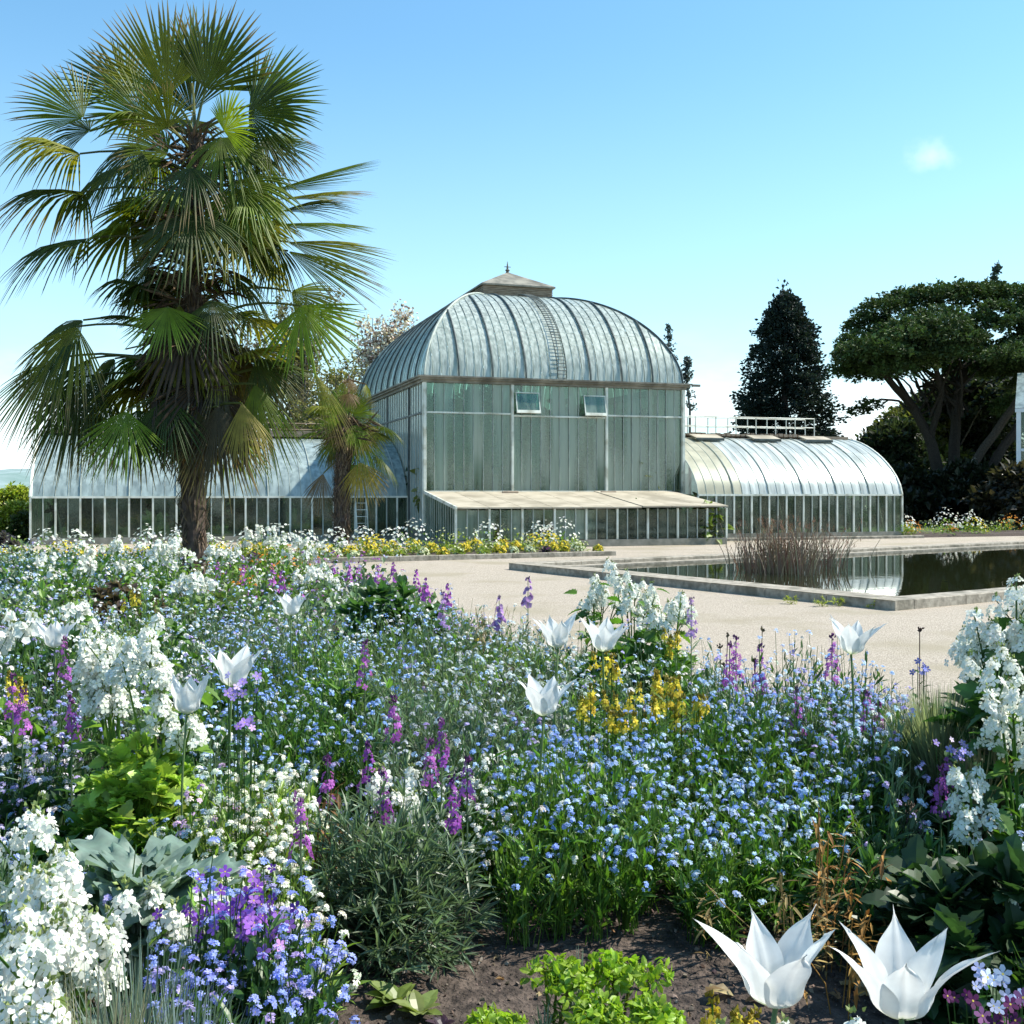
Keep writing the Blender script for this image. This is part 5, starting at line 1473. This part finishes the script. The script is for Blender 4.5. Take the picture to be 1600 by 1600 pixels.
# tall white honesty plants
HON = [ # px, top py, depth, width, stems, lod, leafcolour, label
 (1590, 805, 2.55, .13, 9, 0, G2, 'tall white flowered plant at the right edge, nearest and highest'),
 (1555, 900, 2.95, .12, 6, 0, G2, 'tall white flowered plant at the right edge behind the nearest one'),
 (1600, 1000, 2.3, .12, 6, 0, G1, 'white flowered plant low at the right edge with dark leaves'),
 (930, 880, 4.9, .14, 6, 0, G1, 'white flowered plant before the pool, left stem group'),
 (990, 858, 4.7, .15, 7, 0, G1, 'tallest white flowered plant in front of the pool corner'),
 (1050, 905, 4.4, .13, 6, 0, G3, 'white flowered plant right of the tallest one before the pool'),
 (190, 945, 2.75, .16, 9, 0, G3, 'big bright green plant with white flower heads at left'),
 (255, 965, 2.55, .15, 6, 0, G3, 'white flowered stems leaning right over bright green leaves'),
 (30, 1230, 1.5, .06, 4, 0, G3, 'white flower head at the left edge above the big white cluster'),
 (55, 1345, 1.28, .065, 6, 0, G3, 'large cluster of bright white flowers at the lower left'),
 (115, 1385, 1.34, .045, 4, 0, G3, 'white flower cluster right of the large one at the lower left'),
 (40, 1480, 1.15, .05, 3, 0, G1, 'white flowers hanging low in the bottom left'),
 (300, 1345, 1.62, .03, 2, 0, G3, 'small white cluster just above the purple violas'),
 (1235, 1568, 1.15, .06, 3, 0, G1, 'small white flowers under the left big tulip'),
 (1540, 1195, 2.2, .06, 2, 0, G1, 'pale white cluster by the grass tuft at right'),
 (640, 1195, 2.35, .05, 2, 0, G1, 'little white flowers beside the purple spikes'),
 (110, 925, 4.6, .16, 5, 1, G3, 'white flowered plant over yellow green leaves at the far left'),
 (105, 845, 7.4, .24, 9, 1, G3, 'white flowering clump at the back left, leftmost'),
 (175, 838, 8.0, .24, 9, 1, G3, 'white flowering clump at the back left, second from left'),
 (268, 832, 7.6, .26, 11, 1, G3, 'white flowering clump just left of the palm trunk'),
 (300, 880, 6.4, .2, 8, 1, G3, 'white flowering clump in front of the palm trunk'),
 (350, 842, 9.0, .2, 6, 1, G3, 'white flowers immediately right of the palm trunk'),
 (415, 815, 10.0, .3, 11, 1, G3, 'tall white flowering clump right of the palm trunk'),
 (470, 835, 9.4, .26, 9, 1, G3, 'white flowering clump before the small palm'),
 (500, 880, 7.6, .2, 7, 1, G3, 'pale flowering clump in front of the small palm'),
 (0, 930, 3.6, .14, 5, 1, G2, 'white flowers cut by the left edge in the middle distance'),
 (600, 912, 5.9, .2, 3, 1, G1, 'dark leafy bush with few flowers near the gravel edge')]
for (u_, v_, d, w_, ns, lod, lc, lb) in HON:
    x = px(u_, d); zs_ = float(soil(x, d)[0]); h = hz(v_, d) - zs_
    big = d < 1.6
    plant('white_flower_plant', lb, 'flower plant', x, d, lambda A, z: honesty(A, x, d, z, h, w_, ns, lod, lc=lc, fsize=.0098 if big else .0112, lsize=.075 if big else .09), 'tall white flowered plants')
# purple wallflower spikes
SPK = [(615, 1095, 2.6, 0), (690, 1130, 2.4, 0), (672, 1160, 2.38, 0), (730, 1190, 2.3, 0), (575, 1165, 2.35, 0), (512, 1190, 2.3, 0), (600, 1210, 2.25, 0), (705, 1222, 2.18, 0),
 (570, 1005, 3.4, 0), (692, 928, 4.2, 0), (1080, 938, 4.0, 0), (1150, 998, 3.4, 0), (1140, 1010, 3.3, 0), (1187, 1012, 3.3, 0), (1300, 998, 3.2, 0), (1355, 1085, 2.9, 0), (1372, 1100, 2.8, 0), (1245, 1080, 3.0, 0),
 (20, 1062, 2.6, 0), (35, 1085, 2.5, 0), (112, 1095, 2.5, 0), (100, 1000, 3.4, 0), (1482, 1180, 2.5, 0), (1470, 1205, 2.4, 0), (470, 1255, 1.95, 0), (780, 935, 5.0, 1), (825, 905, 5.0, 1),
 (560, 880, 8.2, 1), (590, 885, 7.9, 1), (615, 880, 8.0, 1), (650, 892, 7.3, 1), (665, 905, 6.7, 1), (340, 878, 8.8, 1), (425, 888, 7.6, 1), (440, 893, 7.4, 1), (545, 885, 8.0, 1), (700, 915, 6.0, 1), (520, 880, 8.4, 1), (380, 885, 8.2, 1)]
where = ['tall purple spike above the dark leaves, centre left', 'dense purple spike left of the blue drift', 'purple spike touching the dense one on its left', 'mauve spike over small white flowers', 'small purple head in the shade left of centre',
 'dull purple spike beside the brown stems', 'short purple spike over the dark leafy bush', 'dark purple head at the top of the dark leafy bush', 'mauve spike standing in the blue haze', 'lilac spike rising against the gravel left of centre',
 'slender lilac spike against the gravel beside the tall white plant', 'bright purple spike at the gravel edge', 'purple spike half hidden by the bright one at the gravel edge', 'violet spike right of the bright ones at the gravel edge', 'thick purple spike left of the open white tulip',
 'magenta spike below the open white tulip', 'magenta spike leaning right toward the grass tuft', 'faint mauve spike in the pale blue drift', 'purple spike at the left edge', 'second purple spike at the left edge, lower', 'brownish purple spike near the left edge',
 'dark purple head under the small left tulip', 'purple spike below the violet crocus flowers', 'short purple spike at the right near dark leaves', 'mauve sprig among the creamy white flowers', 'thin mauve spike on the low green edge', 'lonely thin spike against the gravel']
for i, (u_, v_, d, lod) in enumerate(SPK):
    x = px(u_, d); zs_ = float(soil(x, d)[0]); h = max(.12, hz(v_, d) - zs_)
    lb = where[i] if i < len(where) else 'distant mauve flower spike in the band right of the palm trunk'
    fc = MAUVE if i not in (1, 4, 6, 7, 13) else (.30, .07, .38)
    if i in (9, 10, 25, 26): fc = (.45, .26, .55)
    plant('wallflower', lb, 'flower', x, d, lambda A, z: spike(A, x, d, z, h, fc, GREY, lod, fl=min(h * .55, .10 if d < 3 else .14), r=.02 if d < 3 else .024, size=.0095 if lod == 0 else .014), 'purple wallflower spikes')
# yellow wallflowers
for (u_, v_, d, lb) in ((925, 1062, 2.9, 'yellow wallflower leftmost of the yellow group'), (968, 1082, 2.85, 'yellow wallflower low in the middle of the yellow group'), (1008, 1080, 2.8, 'brightest yellow wallflower in front of the group'),
     (1020, 1050, 3.0, 'yellow wallflower at the back of the yellow group'), (1052, 1060, 2.9, 'yellow wallflower right of the middle of the group'), (1082, 1085, 2.85, 'yellow wallflower at the right end of the yellow group'),
     (943, 1018, 3.1, 'yellow wallflower right under a white tulip'), (1050, 985, 3.9, 'small orange yellow flowers on the green plant by the gravel'), (12, 1040, 3.0, 'yellow green flowers at the left edge'), (205, 915, 5.2, 'small yellow green patch left of the palm foot'), (1160, 1565, 1.5, 'faint yellow sprig beside the big tulip')):
    x = px(u_, d); zs_ = float(soil(x, d)[0]); h = max(.1, hz(v_, d) - zs_)
    def yb(A, z):
        for j in range(6):
            dx, dy = random.gauss(0, .022), random.gauss(0, .022)
            spike(A, x + dx, d + dy, z, h * random.uniform(.82, 1.0), YELLOW if random.random() < .7 else (.62, .52, .05), G1, 0, fl=.045, r=.014, leaves=10, size=.010)
    plant('yellow_wallflower', lb, 'flower', x, d, yb, 'yellow wallflowers')
# leafy bushes
def bush(name, lab, u_, d, w_, h_, n, L, lc, tmpl=NARROW, group=None, tk=8):
    x = px(u_, d)
    plant(name, lab, 'plant', x, d, lambda A, z: leafy_mound(A, x, d, z, w_, h_, n, L, lc, tmpl, tk), group)
bush('leafy_bush', 'dark grey green bush of narrow leaves left of the bare soil', 600, 2.10, .20, .31, 3400, .048, (.12, .18, .10))
bush('leafy_bush', 'narrow leaved bush behind the tall purple spike', 690, 2.9, .2, .27, 1900, .042, (.09, .13, .08))
bush('leafy_bush', 'pale narrow leaved bush behind the blue drift at right', 1290, 2.7, .16, .2, 800, .04, (.10, .15, .09))
bush('leafy_bush', 'green leafy bush under the tall white plants by the pool', 1000, 4.35, .26, .3, 900, .07, G1, OVAL)
bush('leafy_bush', 'dark leafy bush at the gravel edge left of centre', 610, 5.6, .28, .42, 900, .08, G2, OVAL)
bush('leafy_bush', 'big leaved dark plant at the right edge behind the tulips', 1565, 1.95, .22, .22, 800, .075, (.028, .065, .02), TOOTH, None, 4)
bush('leafy_bush', 'bright green broad leaves of the tall white flowered plant at left', 215, 2.45, .16, .33, 1900, .042, (.30, .44, .06), TOOTH, None, 4)
bush('leafy_bush', 'dark leaves under the tall white flowers at the right edge', 1590, 2.7, .22, .42, 600, .085, G2, TOOTH, None, 4)
for (u_, d, w_, h_, n_, L_, lc_, tm_, lb_) in (
    (70, 4.3, .22, .30, 500, .07, G2, OVAL, 'dark leafy bush among white flowers near the left edge'),
    (245, 4.6, .20, .34, 500, .06, G1, OVAL, 'mid green bush behind the bright flower heads at left'),
    (185, 6.6, .30, .33, 500, .08, (.10, .075, .05), OVAL, 'brownish purple leaved clump left of the palm trunk'),
    (470, 5.0, .26, .36, 900, .045, (.17, .24, .15), LANCE, 'soft grey green feathery bush in the middle distance'),
    (395, 3.9, .18, .33, 500, .05, (.13, .24, .04), LANCE, 'fresh green leafy clump between pale blue flowers'),
    (545, 3.7, .18, .36, 600, .05, (.12, .24, .04), LANCE, 'yellow green leafy stems beside the mauve spike in the haze'),
    (505, 4.4, .16, .38, 500, .05, (.16, .30, .04), LANCE, 'bright lime tinted leafy stems in the blue haze'),
    (640, 3.3, .22, .30, 900, .045, (.08, .13, .06), NARROW, 'narrow leaved dark bush in the middle of the bed'),
    (770, 3.5, .22, .30, 800, .045, (.09, .14, .07), NARROW, 'narrow leaved bush left of the lone white tulip'),
    (735, 2.75, .14, .25, 700, .045, (.07, .12, .055), NARROW, 'dark narrow leaved bush right of the tall purple spike'),
    (320, 3.3, .17, .30, 450, .055, (.05, .11, .03), OVAL, 'dark green clump behind the open white tulip'),
    (20, 3.1, .18, .30, 450, .06, (.14, .25, .04), OVAL, 'light green clump under the yellow flowers at the left edge'),
    (700, 5.2, .18, .2, 400, .05, (.06, .13, .04), LANCE, 'low dark green clump at the gravel edge beside the lilac spike'),
    (1165, 2.7, .13, .22, 600, .04, (.10, .2, .04), LANCE, 'fresh green clump breaking up the blue drift'),
    (940, 2.45, .13, .24, 600, .04, (.08, .18, .03), LANCE, 'green clump inside the sky blue drift below the lone tulip'),
    (350, 6.2, .28, .30, 500, .07, (.13, .2, .06), OVAL, 'green clump in front and right of the palm trunk'),
    (90, 2.55, .14, .22, 500, .05, (.04, .09, .03), OVAL, 'dark green clump behind the white clusters at lower left')):
    bush('leafy_bush', lb_, u_, d, w_, h_, n_, L_, lc_, tm_, 'leafy bushes in the flower bed', 6)
bush('leafy_bush', 'low green bush behind the two big tulips', 1390, 2.2, .2, .2, 900, .05, G2, LANCE)
bush('leafy_bush', 'dark leaves at the foot of the bright green plant', 170, 2.35, .2, .17, 500, .07, G1, TOOTH, None, 4)
bush('leafy_bush', 'low leafy plant in front of the forget-me-nots right side', 1180, 2.25, .15, .14, 500, .035, G1, LANCE)
# lime green euphorbias
for (u_, v_, d, r_, lb) in ((862, 1512, 1.72, .052, 'lime green dome headed plant, left of the silver sprig'), (965, 1500, 1.75, .052, 'lime green dome headed plant, right of the silver sprig'), (1020, 1560, 1.66, .045, 'lime green plant low at the right of the group'),
      (800, 1582, 1.66, .038, 'lime green plant at the lower left of the group'), (930, 1560, 1.62, .04, 'lime green plant at the bottom centre of the group')):
    x = px(u_, d); zs_ = float(soil(x, d)[0]); h = hz(v_, d) - zs_
    def eb(A, z):
        for j in range(5):
            dx, dy = random.gauss(0, r_ * .45), random.gauss(0, r_ * .4); hh = h * random.uniform(.75, 1)
            A[0].tube([(x, d, z), (x + dx, d + dy, z + hh)], .002, (.2, .22, .06), 4)
            head_dome(A, x + dx, d + dy, z + hh - .01, r_ * .55, 75, LIME)
            k = 22; t_ = rng.random((k, 1)); A[0].inst(LANCE, np.array([[x, d, z]]) + np.array([[dx, dy, hh]]) * t_, frames(nrm(rv(k) + [0, 0, .3])), .026, jit((.15, .25, .04), k, .3))
    plant('spurge', lb, 'plant', x, d, eb, 'lime green spurges')
for (u_, d, s_, lc, lb) in ((620, 1.88, .06, (.16, .22, .05), 'light green seedling rosette on the soil, left'), (655, 1.84, .055, (.22, .28, .08), 'pale green seedling rosette on the soil, right'), (690, 1.80, .03, (.06, .03, .05), 'tiny purple leaved seedling on the soil')):
    x = px(u_, d)
    def sb(A, z):
        n = 16; th = rng.uniform(0, 2 * PI, n); dd = np.stack([np.cos(th), np.sin(th), rng.uniform(.3, 1.4, n)], -1)
        A[0].inst(OVAL, np.tile([[x, d, z + .004]], (n, 1)), frames(dd), s_ * rng.uniform(.6, 1.1, n), jit(lc, n, .25))
    plant('seedling', lb, 'plant', x, d, sb, 'seedlings on the bare soil')
# silvery felt leaved plant
def silver(A, z, x, d, s_=1.0, n=22, H=.3):
    for k in range(n):
        th = random.uniform(0, 2 * PI); r_ = random.uniform(.02, .10) * s_; hh = H * random.uniform(.45, 1.0)
        U, Wn = 15, 9; L = random.uniform(.045, .080) * s_; wd = L * .40; el = random.uniform(.0, 1.1)
        o_ = np.array([math.cos(th), math.sin(th), 0]); sd_ = np.array([-o_[1], o_[0], 0]); base = np.array([x, d, z + hh * .6]) + o_ * r_ * .4
        G = np.zeros((U, Wn, 3))
        for i in range(U):
            v = i / (U - 1); wv = wd * math.sin(PI * min(.998, .10 + v * .898)) ** .55
            e_ = el - 1.1 * v
            c_ = base + o_ * L * v * math.cos(el - .5 * v) + np.array([0, 0, 1]) * L * v * math.sin(el - .5 * v)
            for j in range(Wn):
                s = j / (Wn - 1) * 2 - 1; ruf = .006 * s_ * math.sin(v * 17 + s * 4 + k) * abs(s) ** 1.5 - .003 * s_ * (1 - min(1, abs(s) * 3))
                G[i, j] = c_ + sd_ * wv * s + np.array([0, 0, 1]) * (.25 * wv * abs(s) + ruf) + o_ * ruf
        A[0].grid(G, jit((.20, .285, .235), U * Wn, .06, .02).reshape(U, Wn, 3))
        A[0].tube([(x, d, z), base], .003, (.25, .32, .26), 4)
x = px(225, 1.72); plant('silver_leaf_plant', 'silvery felt leaved plant left of the creamy white flowers', 'plant', x, 1.72, lambda A, z: silver(A, z, x, 1.72, 1.45, 84, .46), smooth=True)
x2 = px(310, 1.85); plant('silver_leaf_plant', 'single tall silvery leaf group over the creamy flowers', 'plant', x2, 1.85, lambda A, z: silver(A, z, x2, 1.85, .9, 6, .40), smooth=True)
x3 = px(190, 1.5); plant('silver_leaf_plant', 'pale silvery leaves between the white clusters and the grass', 'plant', x3, 1.5, lambda A, z: silver(A, z, x3, 1.5, .7, 10, .26), smooth=True)
# grass tufts
for (u_, d, h, w_, n, c_, lb) in ((225, 1.24, .39, .11, 620, (.16, .22, .19), 'blue grey grass tuft under the silvery plant'), (150, 1.12, .41, .12, 620, (.26, .25, .17), 'straw coloured grass tuft at the bottom left'),
      (290, 1.18, .36, .10, 480, (.20, .27, .26), 'blue grey grass tuft over the blue violet flowers'), (1468, 2.75, .40, .17, 2200, (.24, .28, .17), 'wide grey green grass tuft at the gravel edge'), (1535, 2.6, .34, .14, 700, (.34, .30, .17), 'straw coloured end of the grass tuft at right'), (905, 1.76, .17, .035, 60, (.34, .40, .34), 'small silver sprig between the lime green plants'),
      (850, 1.70, .12, .03, 40, (.30, .36, .30), 'tiny silver sprig left of the lime green plants')):
    x = px(u_, d); plant('grass_tuft', lb, 'grass', x, d, lambda A, z: tuft(A, x, d, z, h, w_, n, c_, .03 if d < 2 else .045), 'grass tufts', fname='blades')
# violas
def viola(A, x, y, z, s_, c, eye=(.8, .6, .05)):
    v = FL5; A[1].inst(v, np.array([[x, y, z]]), facing(np.array([[random.gauss(0, .4), -.8, .6]])), s_, jit(c, 1, .25), 1)
for (u_, v_, d, wv, hv, n, c, lb) in ((358, 1425, 1.50, .06, .028, 60, VIOLET, 'deep purple violas above the blue violet flowers'), (405, 1445, 1.46, .035, .022, 26, (.42, .18, .62), 'bright mauve violas right beside the deep purple ones'),
      (1575, 1585, 1.25, .06, .03, 26, (.09, .012, .08), 'dark wine coloured violas in the bottom right corner'), (375, 1075, 2.2, .03, .02, 12, (.36, .25, .65), 'violet flowers under the open white tulip'), (385, 1130, 2.15, .02, .015, 7, (.36, .22, .62), 'small violet flowers lower left of centre'),
      (1505, 1175, 2.3, .035, .02, 14, (.36, .30, .68), 'pale violet flowers below the grass tuft'), (1440, 1045, 3.0, .02, .012, 10, (.10, .13, .45), 'dark blue flower head at the gravel edge'), (1560, 1545, 1.3, .03, .012, 14, (.5, .55, .8), 'pale blue flowers in the bottom right corner')):
    x = px(u_, d); zc = hz(v_, d)
    def vb(A, z):
        for j in range(n):
            dx, dy, dz = random.gauss(0, wv * .5), random.gauss(0, .03), random.gauss(0, hv * .6)
            viola(A, x + dx, d + dy, zc + dz, random.uniform(.0065, .0105), c if random.random() < .75 else tuple(min(1, q * 1.9 + .08) for q in c))
            A[0].tube([(x + dx * .4, d + dy, z), (x + dx, d + dy + .003, zc + dz - .003)], .0009, G2, 3)
        k = n * 4; A[0].inst(OVAL, np.stack([x + rng.normal(0, wv * .5, k), d + rng.normal(0, .03, k), rng.uniform(z, max(zc, z + .03), k)], -1), frames(rv(k) + [0, 0, .3]), .025, jit(G2, k, .3))
    plant('viola_clump', lb, 'flower', x, d, vb, 'violas and violets')
# dry stalks and seed heads
for (u_, v_, d, n, c, lb) in ((1285, 1235, 2.05, 7, (.32, .17, .05), 'tall orange brown withered stalk among the blue flowers'), (1240, 1320, 2.0, 12, (.26, .20, .08), 'tangle of yellow brown withered leaves behind the tulips'), (1310, 1390, 1.9, 9, (.36, .20, .05), 'orange withered stalks just above the right big tulip'),
      (480, 1185, 2.15, 8, (.24, .12, .05), 'reddish brown dead stems behind the creamy white flowers'), (1437, 985, 3.4, 1, (.10, .05, .04), 'single thin stalk with dark seed head against the gravel'), (1185, 965, 3.9, 3, (.16, .13, .07), 'dark seed heads on thin stalks against the gravel'),
      (1130, 975, 3.9, 3, (.14, .12, .07), 'few dry seed stalks left of the bright purple spike'), (760, 930, 5.4, 14, (.30, .24, .12), 'dry tan stalks on the low green edge before the gravel')):
    x = px(u_, d); zs_ = float(soil(x, d)[0]); h = hz(v_, d) - zs_
    def db(A, z):
        for j in range(n if n < 9 else n // 2 + 1):
            dx, dy = random.gauss(0, .035 + .015 * (n > 8)) * (n > 1), random.gauss(0, .03) * (n > 1); hh = h * random.uniform(.6, 1) if n > 1 else h
            e = np.array([x + dx * 1.5, d + dy, z + hh * (.95 if n > 1 else 1)]); A[0].tube([(x + dx * .4, d + dy, z), (x + dx * (.6 + random.uniform(-.3, .3)), d + dy, z + hh * .4), (x + dx * 1.2, d + dy * .8, z + hh * .75), e], .0011 if n > 3 else .0016, np.array(c) * .8, 4)
            if n > 3:
                k = 22; A[0].inst(LANCE, e - np.array([0, 0, 1]) * hh * .8 * rng.random((k, 1)) + rv(k, .004), frames(rv(k)), rng.uniform(.012, .04, k), jit(c, k, .5))
            else: A[0].inst(ROCK, e[None], facing(rv(1)), .0075, jit(np.array(c) * .7, 1)); A[0].inst(BUD, e + rv(8, .003), frames(rv(8) + [0, 0, 1]), .012, jit(np.array(c) * .6, 8))
    plant('withered_stalks', lb, 'dry plant', x, d, db, 'withered stalks', fname='stalks', lmat=DRY)
# fallen leaves on the soil
LIT = blade(.6, .5, .7, (0, .2, .45, .7, .9, 1), (.2, .8, .6, 1, .5, 0))
gl_ = []
for i in range(46):
    u_ = random.uniform(1080, 1420); d = random.uniform(1.72, 2.35)
    if i > 26: u_ = random.uniform(640, 1100)
    x = px(u_, d); z = float(soil(x, d)[0]); s_ = random.uniform(.022, .05) if i < 27 else random.uniform(.008, .02)
    a = Acc(); a.inst(LIT, np.zeros((2, 3)), frames(np.array([[1, .1, .25], [.8, -.5, .4]]) + rv(2, .3), rv(2, .6) + [0, 0, 1]), s_, jit((.34, .27, .15) if i % 3 else (.28, .17, .08), 2, .25))
    o = a.build('dead_leaf', DRY); o.location = (x, d, z + .008); o.rotation_euler = (0, 0, random.uniform(0, 6))
    tag(o, 'curled tan dead leaf on the soil around the big tulips' if i < 27 else 'tiny dead leaf scrap on the bare soil in the middle', 'leaf', 'dead leaves by the tulips' if i < 27 else 'leaf scraps on the bare soil')

# ------------- fill the drifts
def scatter(y0, y1, sp, lod):
    xs_ = np.arange(-.56 * y1 - .4, min(.52 * y1 + 1.5, 4.2), sp); ys_ = np.arange(y0, y1, sp)
    for y_ in ys_:
        for x_ in xs_:
            x = x_ + random.uniform(-.5, .5) * sp; y = y_ + random.uniform(-.5, .5) * sp
            if x < -.50 * y - .45 or x > .50 * y + 1.6: continue
            s = sdist(np.array([[x, y]]), BED)[0]
            if s < -.55: continue
            u_ = 800 + x / y * F
            if 500 < u_ < 1580 and y < 2.13 + .05 * math.sin(u_ * .02) - (.12 if u_ < 560 else 0) + (.12 if 1150 < u_ < 1420 else 0): continue
            if 500 < u_ < 790 and y < 2.28: continue
            if y < 1.62 and not (225 < 800 + x / y * F < 545): continue
            z = float(soil(x, y)[0])
            v_ = 768 + (EYE - (z + TOP)) / y * F
            zn = zone_of(u_, v_)
            if zn == 'bare': continue
            if 1405 < u_ < 1580 and v_ < 1240: continue
            if 930 < u_ < 1090 and 1035 < v_ < 1115 and random.random() < .45: continue
            if v_ > 1390 and zn != 'phlox': continue
            if zn == 'arabis' and v_ > 1362 and u_ > 325: zn = 'phlox'
            sp_ = spec[zn]; q = random.random(); acc_ = 0
            for e_ in sp_:
                acc_ += e_[6]
                if q <= acc_: break
            h_ = e_[3] * random.uniform(.8, 1.15) * (.75 if s < .1 else 1)
            if 500 < u_ < 1150 and y < 2.3: h_ *= .82
            nz_ = math.sin(x * 6.5 + 1.7 * math.sin(y * 3.1)) * math.cos(y * 4.7 + 2 * math.sin(x * 2.3 + 1))
            if zn in ('blue_haze', 'pale_left', 'pale_mid', 'rest', 'white_far', 'deep_blue', 'mid_blue', 'left_blue', 'green_mid') and nz_ < -.62 and random.random() < .8: continue
            h_ *= 1 + .24 * nz_
            umbel_plant(drift[zn], x, y, z, h_, e_[4] * {0: 1, 1: 1.2, 2: 1.7}[lod] * (.8 if lod == 2 else 1), e_[0], e_[1], lod, e_[2], dens=e_[5])
scatter(1.05, 3.3, .072, 0)
scatter(1.08, 1.6, .06, 0)
scatter(3.3, 6.0, .105, 1)
scatter(6.0, 14.2, .17, 2)
for k_, A in drift.items():
    for a_, nm, mt in ((A[0], 'flower_foliage', LEAF), (A[1], 'flower_drift', PETAL)):
        if a_.n == 0: continue
        lb = labels[k_] if nm == 'flower_drift' else 'green leaves and stems of the ' + labels[k_]
        lb = ' '.join(lb.split()[:16])
        a_.build(nm, [mt, mt], kind='stuff', label=lb, cat='flowers' if nm == 'flower_drift' else 'foliage')

# ---------------------------------------------------------------- far beds
def mound(name, poly, hgt):
    poly = np.array(poly, float); c = poly.mean(0)
    a = Acc(); inner = c + (poly - c) * .93
    n = len(poly); v = [(x, y, .0) for x, y in poly] + [(x, y, hgt) for x, y in inner]
    a.add(v, [[(i, (i + 1) % n, n + (i + 1) % n, n + i) for i in range(n)], [list(range(n, 2 * n))]], (1, 1, 1))
    a.build(name, SOIL, kind='structure')
uu = np.array([math.cos(R(24)), math.sin(R(24))]); vv = np.array([-uu[1], uu[0]])
b0 = np.array([2.7, 29.2])
midp = [b0, b0 - uu * 16, b0 - uu * 16 + vv * 3.6, b0 - uu * 8 + vv * 3.6, b0 + vv * 2.4]
mound('middle_bed_soil', midp, .10)
e_ = empty('bed_edging', (midp[1][0], midp[1][1], 0), math.atan2(uu[1], uu[0]), label='low stone edging along the flower bed before the glasshouse', cat='kerb')
stones((0, -.14), (16, -.14), .13, 0, .13, 1.0, e_, 'edging_stone')
far_p = [(14.6, 40.2), (30, 45.5), (29, 49), (14.2, 43)]
mound('right_bed_soil', far_p, .10)
def far_plant(x, y, kind, h, lb, name, grp):
    def fb(A, z):
        k = 60
        d = nrm(rv(k)); d[:, 2] = np.abs(d[:, 2]); w_ = h * .7
        p = np.array([x, y, z]) + d * [w_, w_, h * .8] * rng.uniform(.3, 1, (k, 1))
        lc = {'w': G3, 'y': (.14, .2, .04), 'o': (.12, .16, .04), 'l': (.20, .28, .04), 'p': (.08, .1, .06), 'c': (.2, .26, .12)}[kind]
        A[0].inst(LEAFQ, p, frames(d + rv(k, .5)), .11, jit(lc, k, .35))
        m = {'w': 60, 'y': 70, 'o': 60, 'l': 12, 'p': 60, 'c': 60}[kind]
        fc = {'w': WHITE, 'y': YELLOW, 'o': ORANGE, 'l': (.7, .72, .4), 'p': (.12, .04, .12), 'c': (.72, .74, .5)}[kind]
        d = nrm(rv(m)); d[:, 2] = np.abs(d[:, 2]) * 1.2 + .15
        A[1].inst(FLC, np.array([x, y, z + (h * .15 if kind == 'w' else 0)]) + nrm(d) * [w_ * 1.05, w_ * 1.05, h] * rng.uniform(.8, 1.08, (m, 1)), facing(d + rv(m, .4)), .032 if kind != 'w' else .04, jit(fc, m, .15), 1)
    plant(name, lb, 'flower plant', x, y, fb, grp, z=.08)
random.seed(21)
names = {'w': 'white_flower_plant', 'y': 'yellow_flower_plant', 'o': 'orange_flower_plant', 'l': 'lime_green_plant', 'p': 'dark_purple_plant', 'c': 'cream_flower_plant'}
word = {'w': 'white flowering', 'y': 'yellow flowering', 'o': 'orange flowering', 'l': 'lime green', 'p': 'dark purple', 'c': 'cream flowering'}
for row, (tv, kinds, hs) in enumerate(((.35, 'lcyclpcyll', .22), (1.1, 'yolylwlyly', .34), (1.9, 'ywlylwyll', .42), (2.4, 'wwlwlww', .66))):
    s = -.3
    while s > -15.6:
        k = random.choice(kinds); p = b0 + uu * s + vv * (tv + random.uniform(-.25, .25))
        s -= random.uniform(.38, .62) * (1.4 if row == 3 else 1)
        far_plant(p[0], p[1], k, hs * random.uniform(.75, 1.2), word[k] + ' plant in the %s row of the bed before the glasshouse' % ('front', 'second', 'third', 'back')[row], names[k], 'bed before the glasshouse, %s' % word[k] + ' row %s' % ('front', 'second', 'third', 'back')[row])
for i in range(34):
    t_ = random.random(); q = random.uniform(.12, .8)
    p = (np.array(far_p[0]) * (1 - t_) + np.array(far_p[1]) * t_) * (1 - q) + (np.array(far_p[3]) * (1 - t_) + np.array(far_p[2]) * t_) * q
    k = random.choice('llcylwo')
    far_plant(p[0], p[1], k, random.uniform(.35, .7) * (1.4 if k == 'w' else 1), word[k] + ' plant in the bed below the umbrella pine', names[k], 'bed below the umbrella pine, ' + word[k])
# little weeds at the foot of the pool coping
for (u_, v_) in ((1237, 944), (1285, 948), (1310, 947), (1368, 951)):
    d = EYE * F / (v_ - 768); x = px(u_, d)
    plant('weed', 'yellow green weed at the foot of the pool coping', 'plant', x, d, lambda A, z: leafy_mound(A, x, d, z, .12, .14, 120, .06, (.30, .34, .06), LANCE, 6), 'weeds along the pool', z=.005)
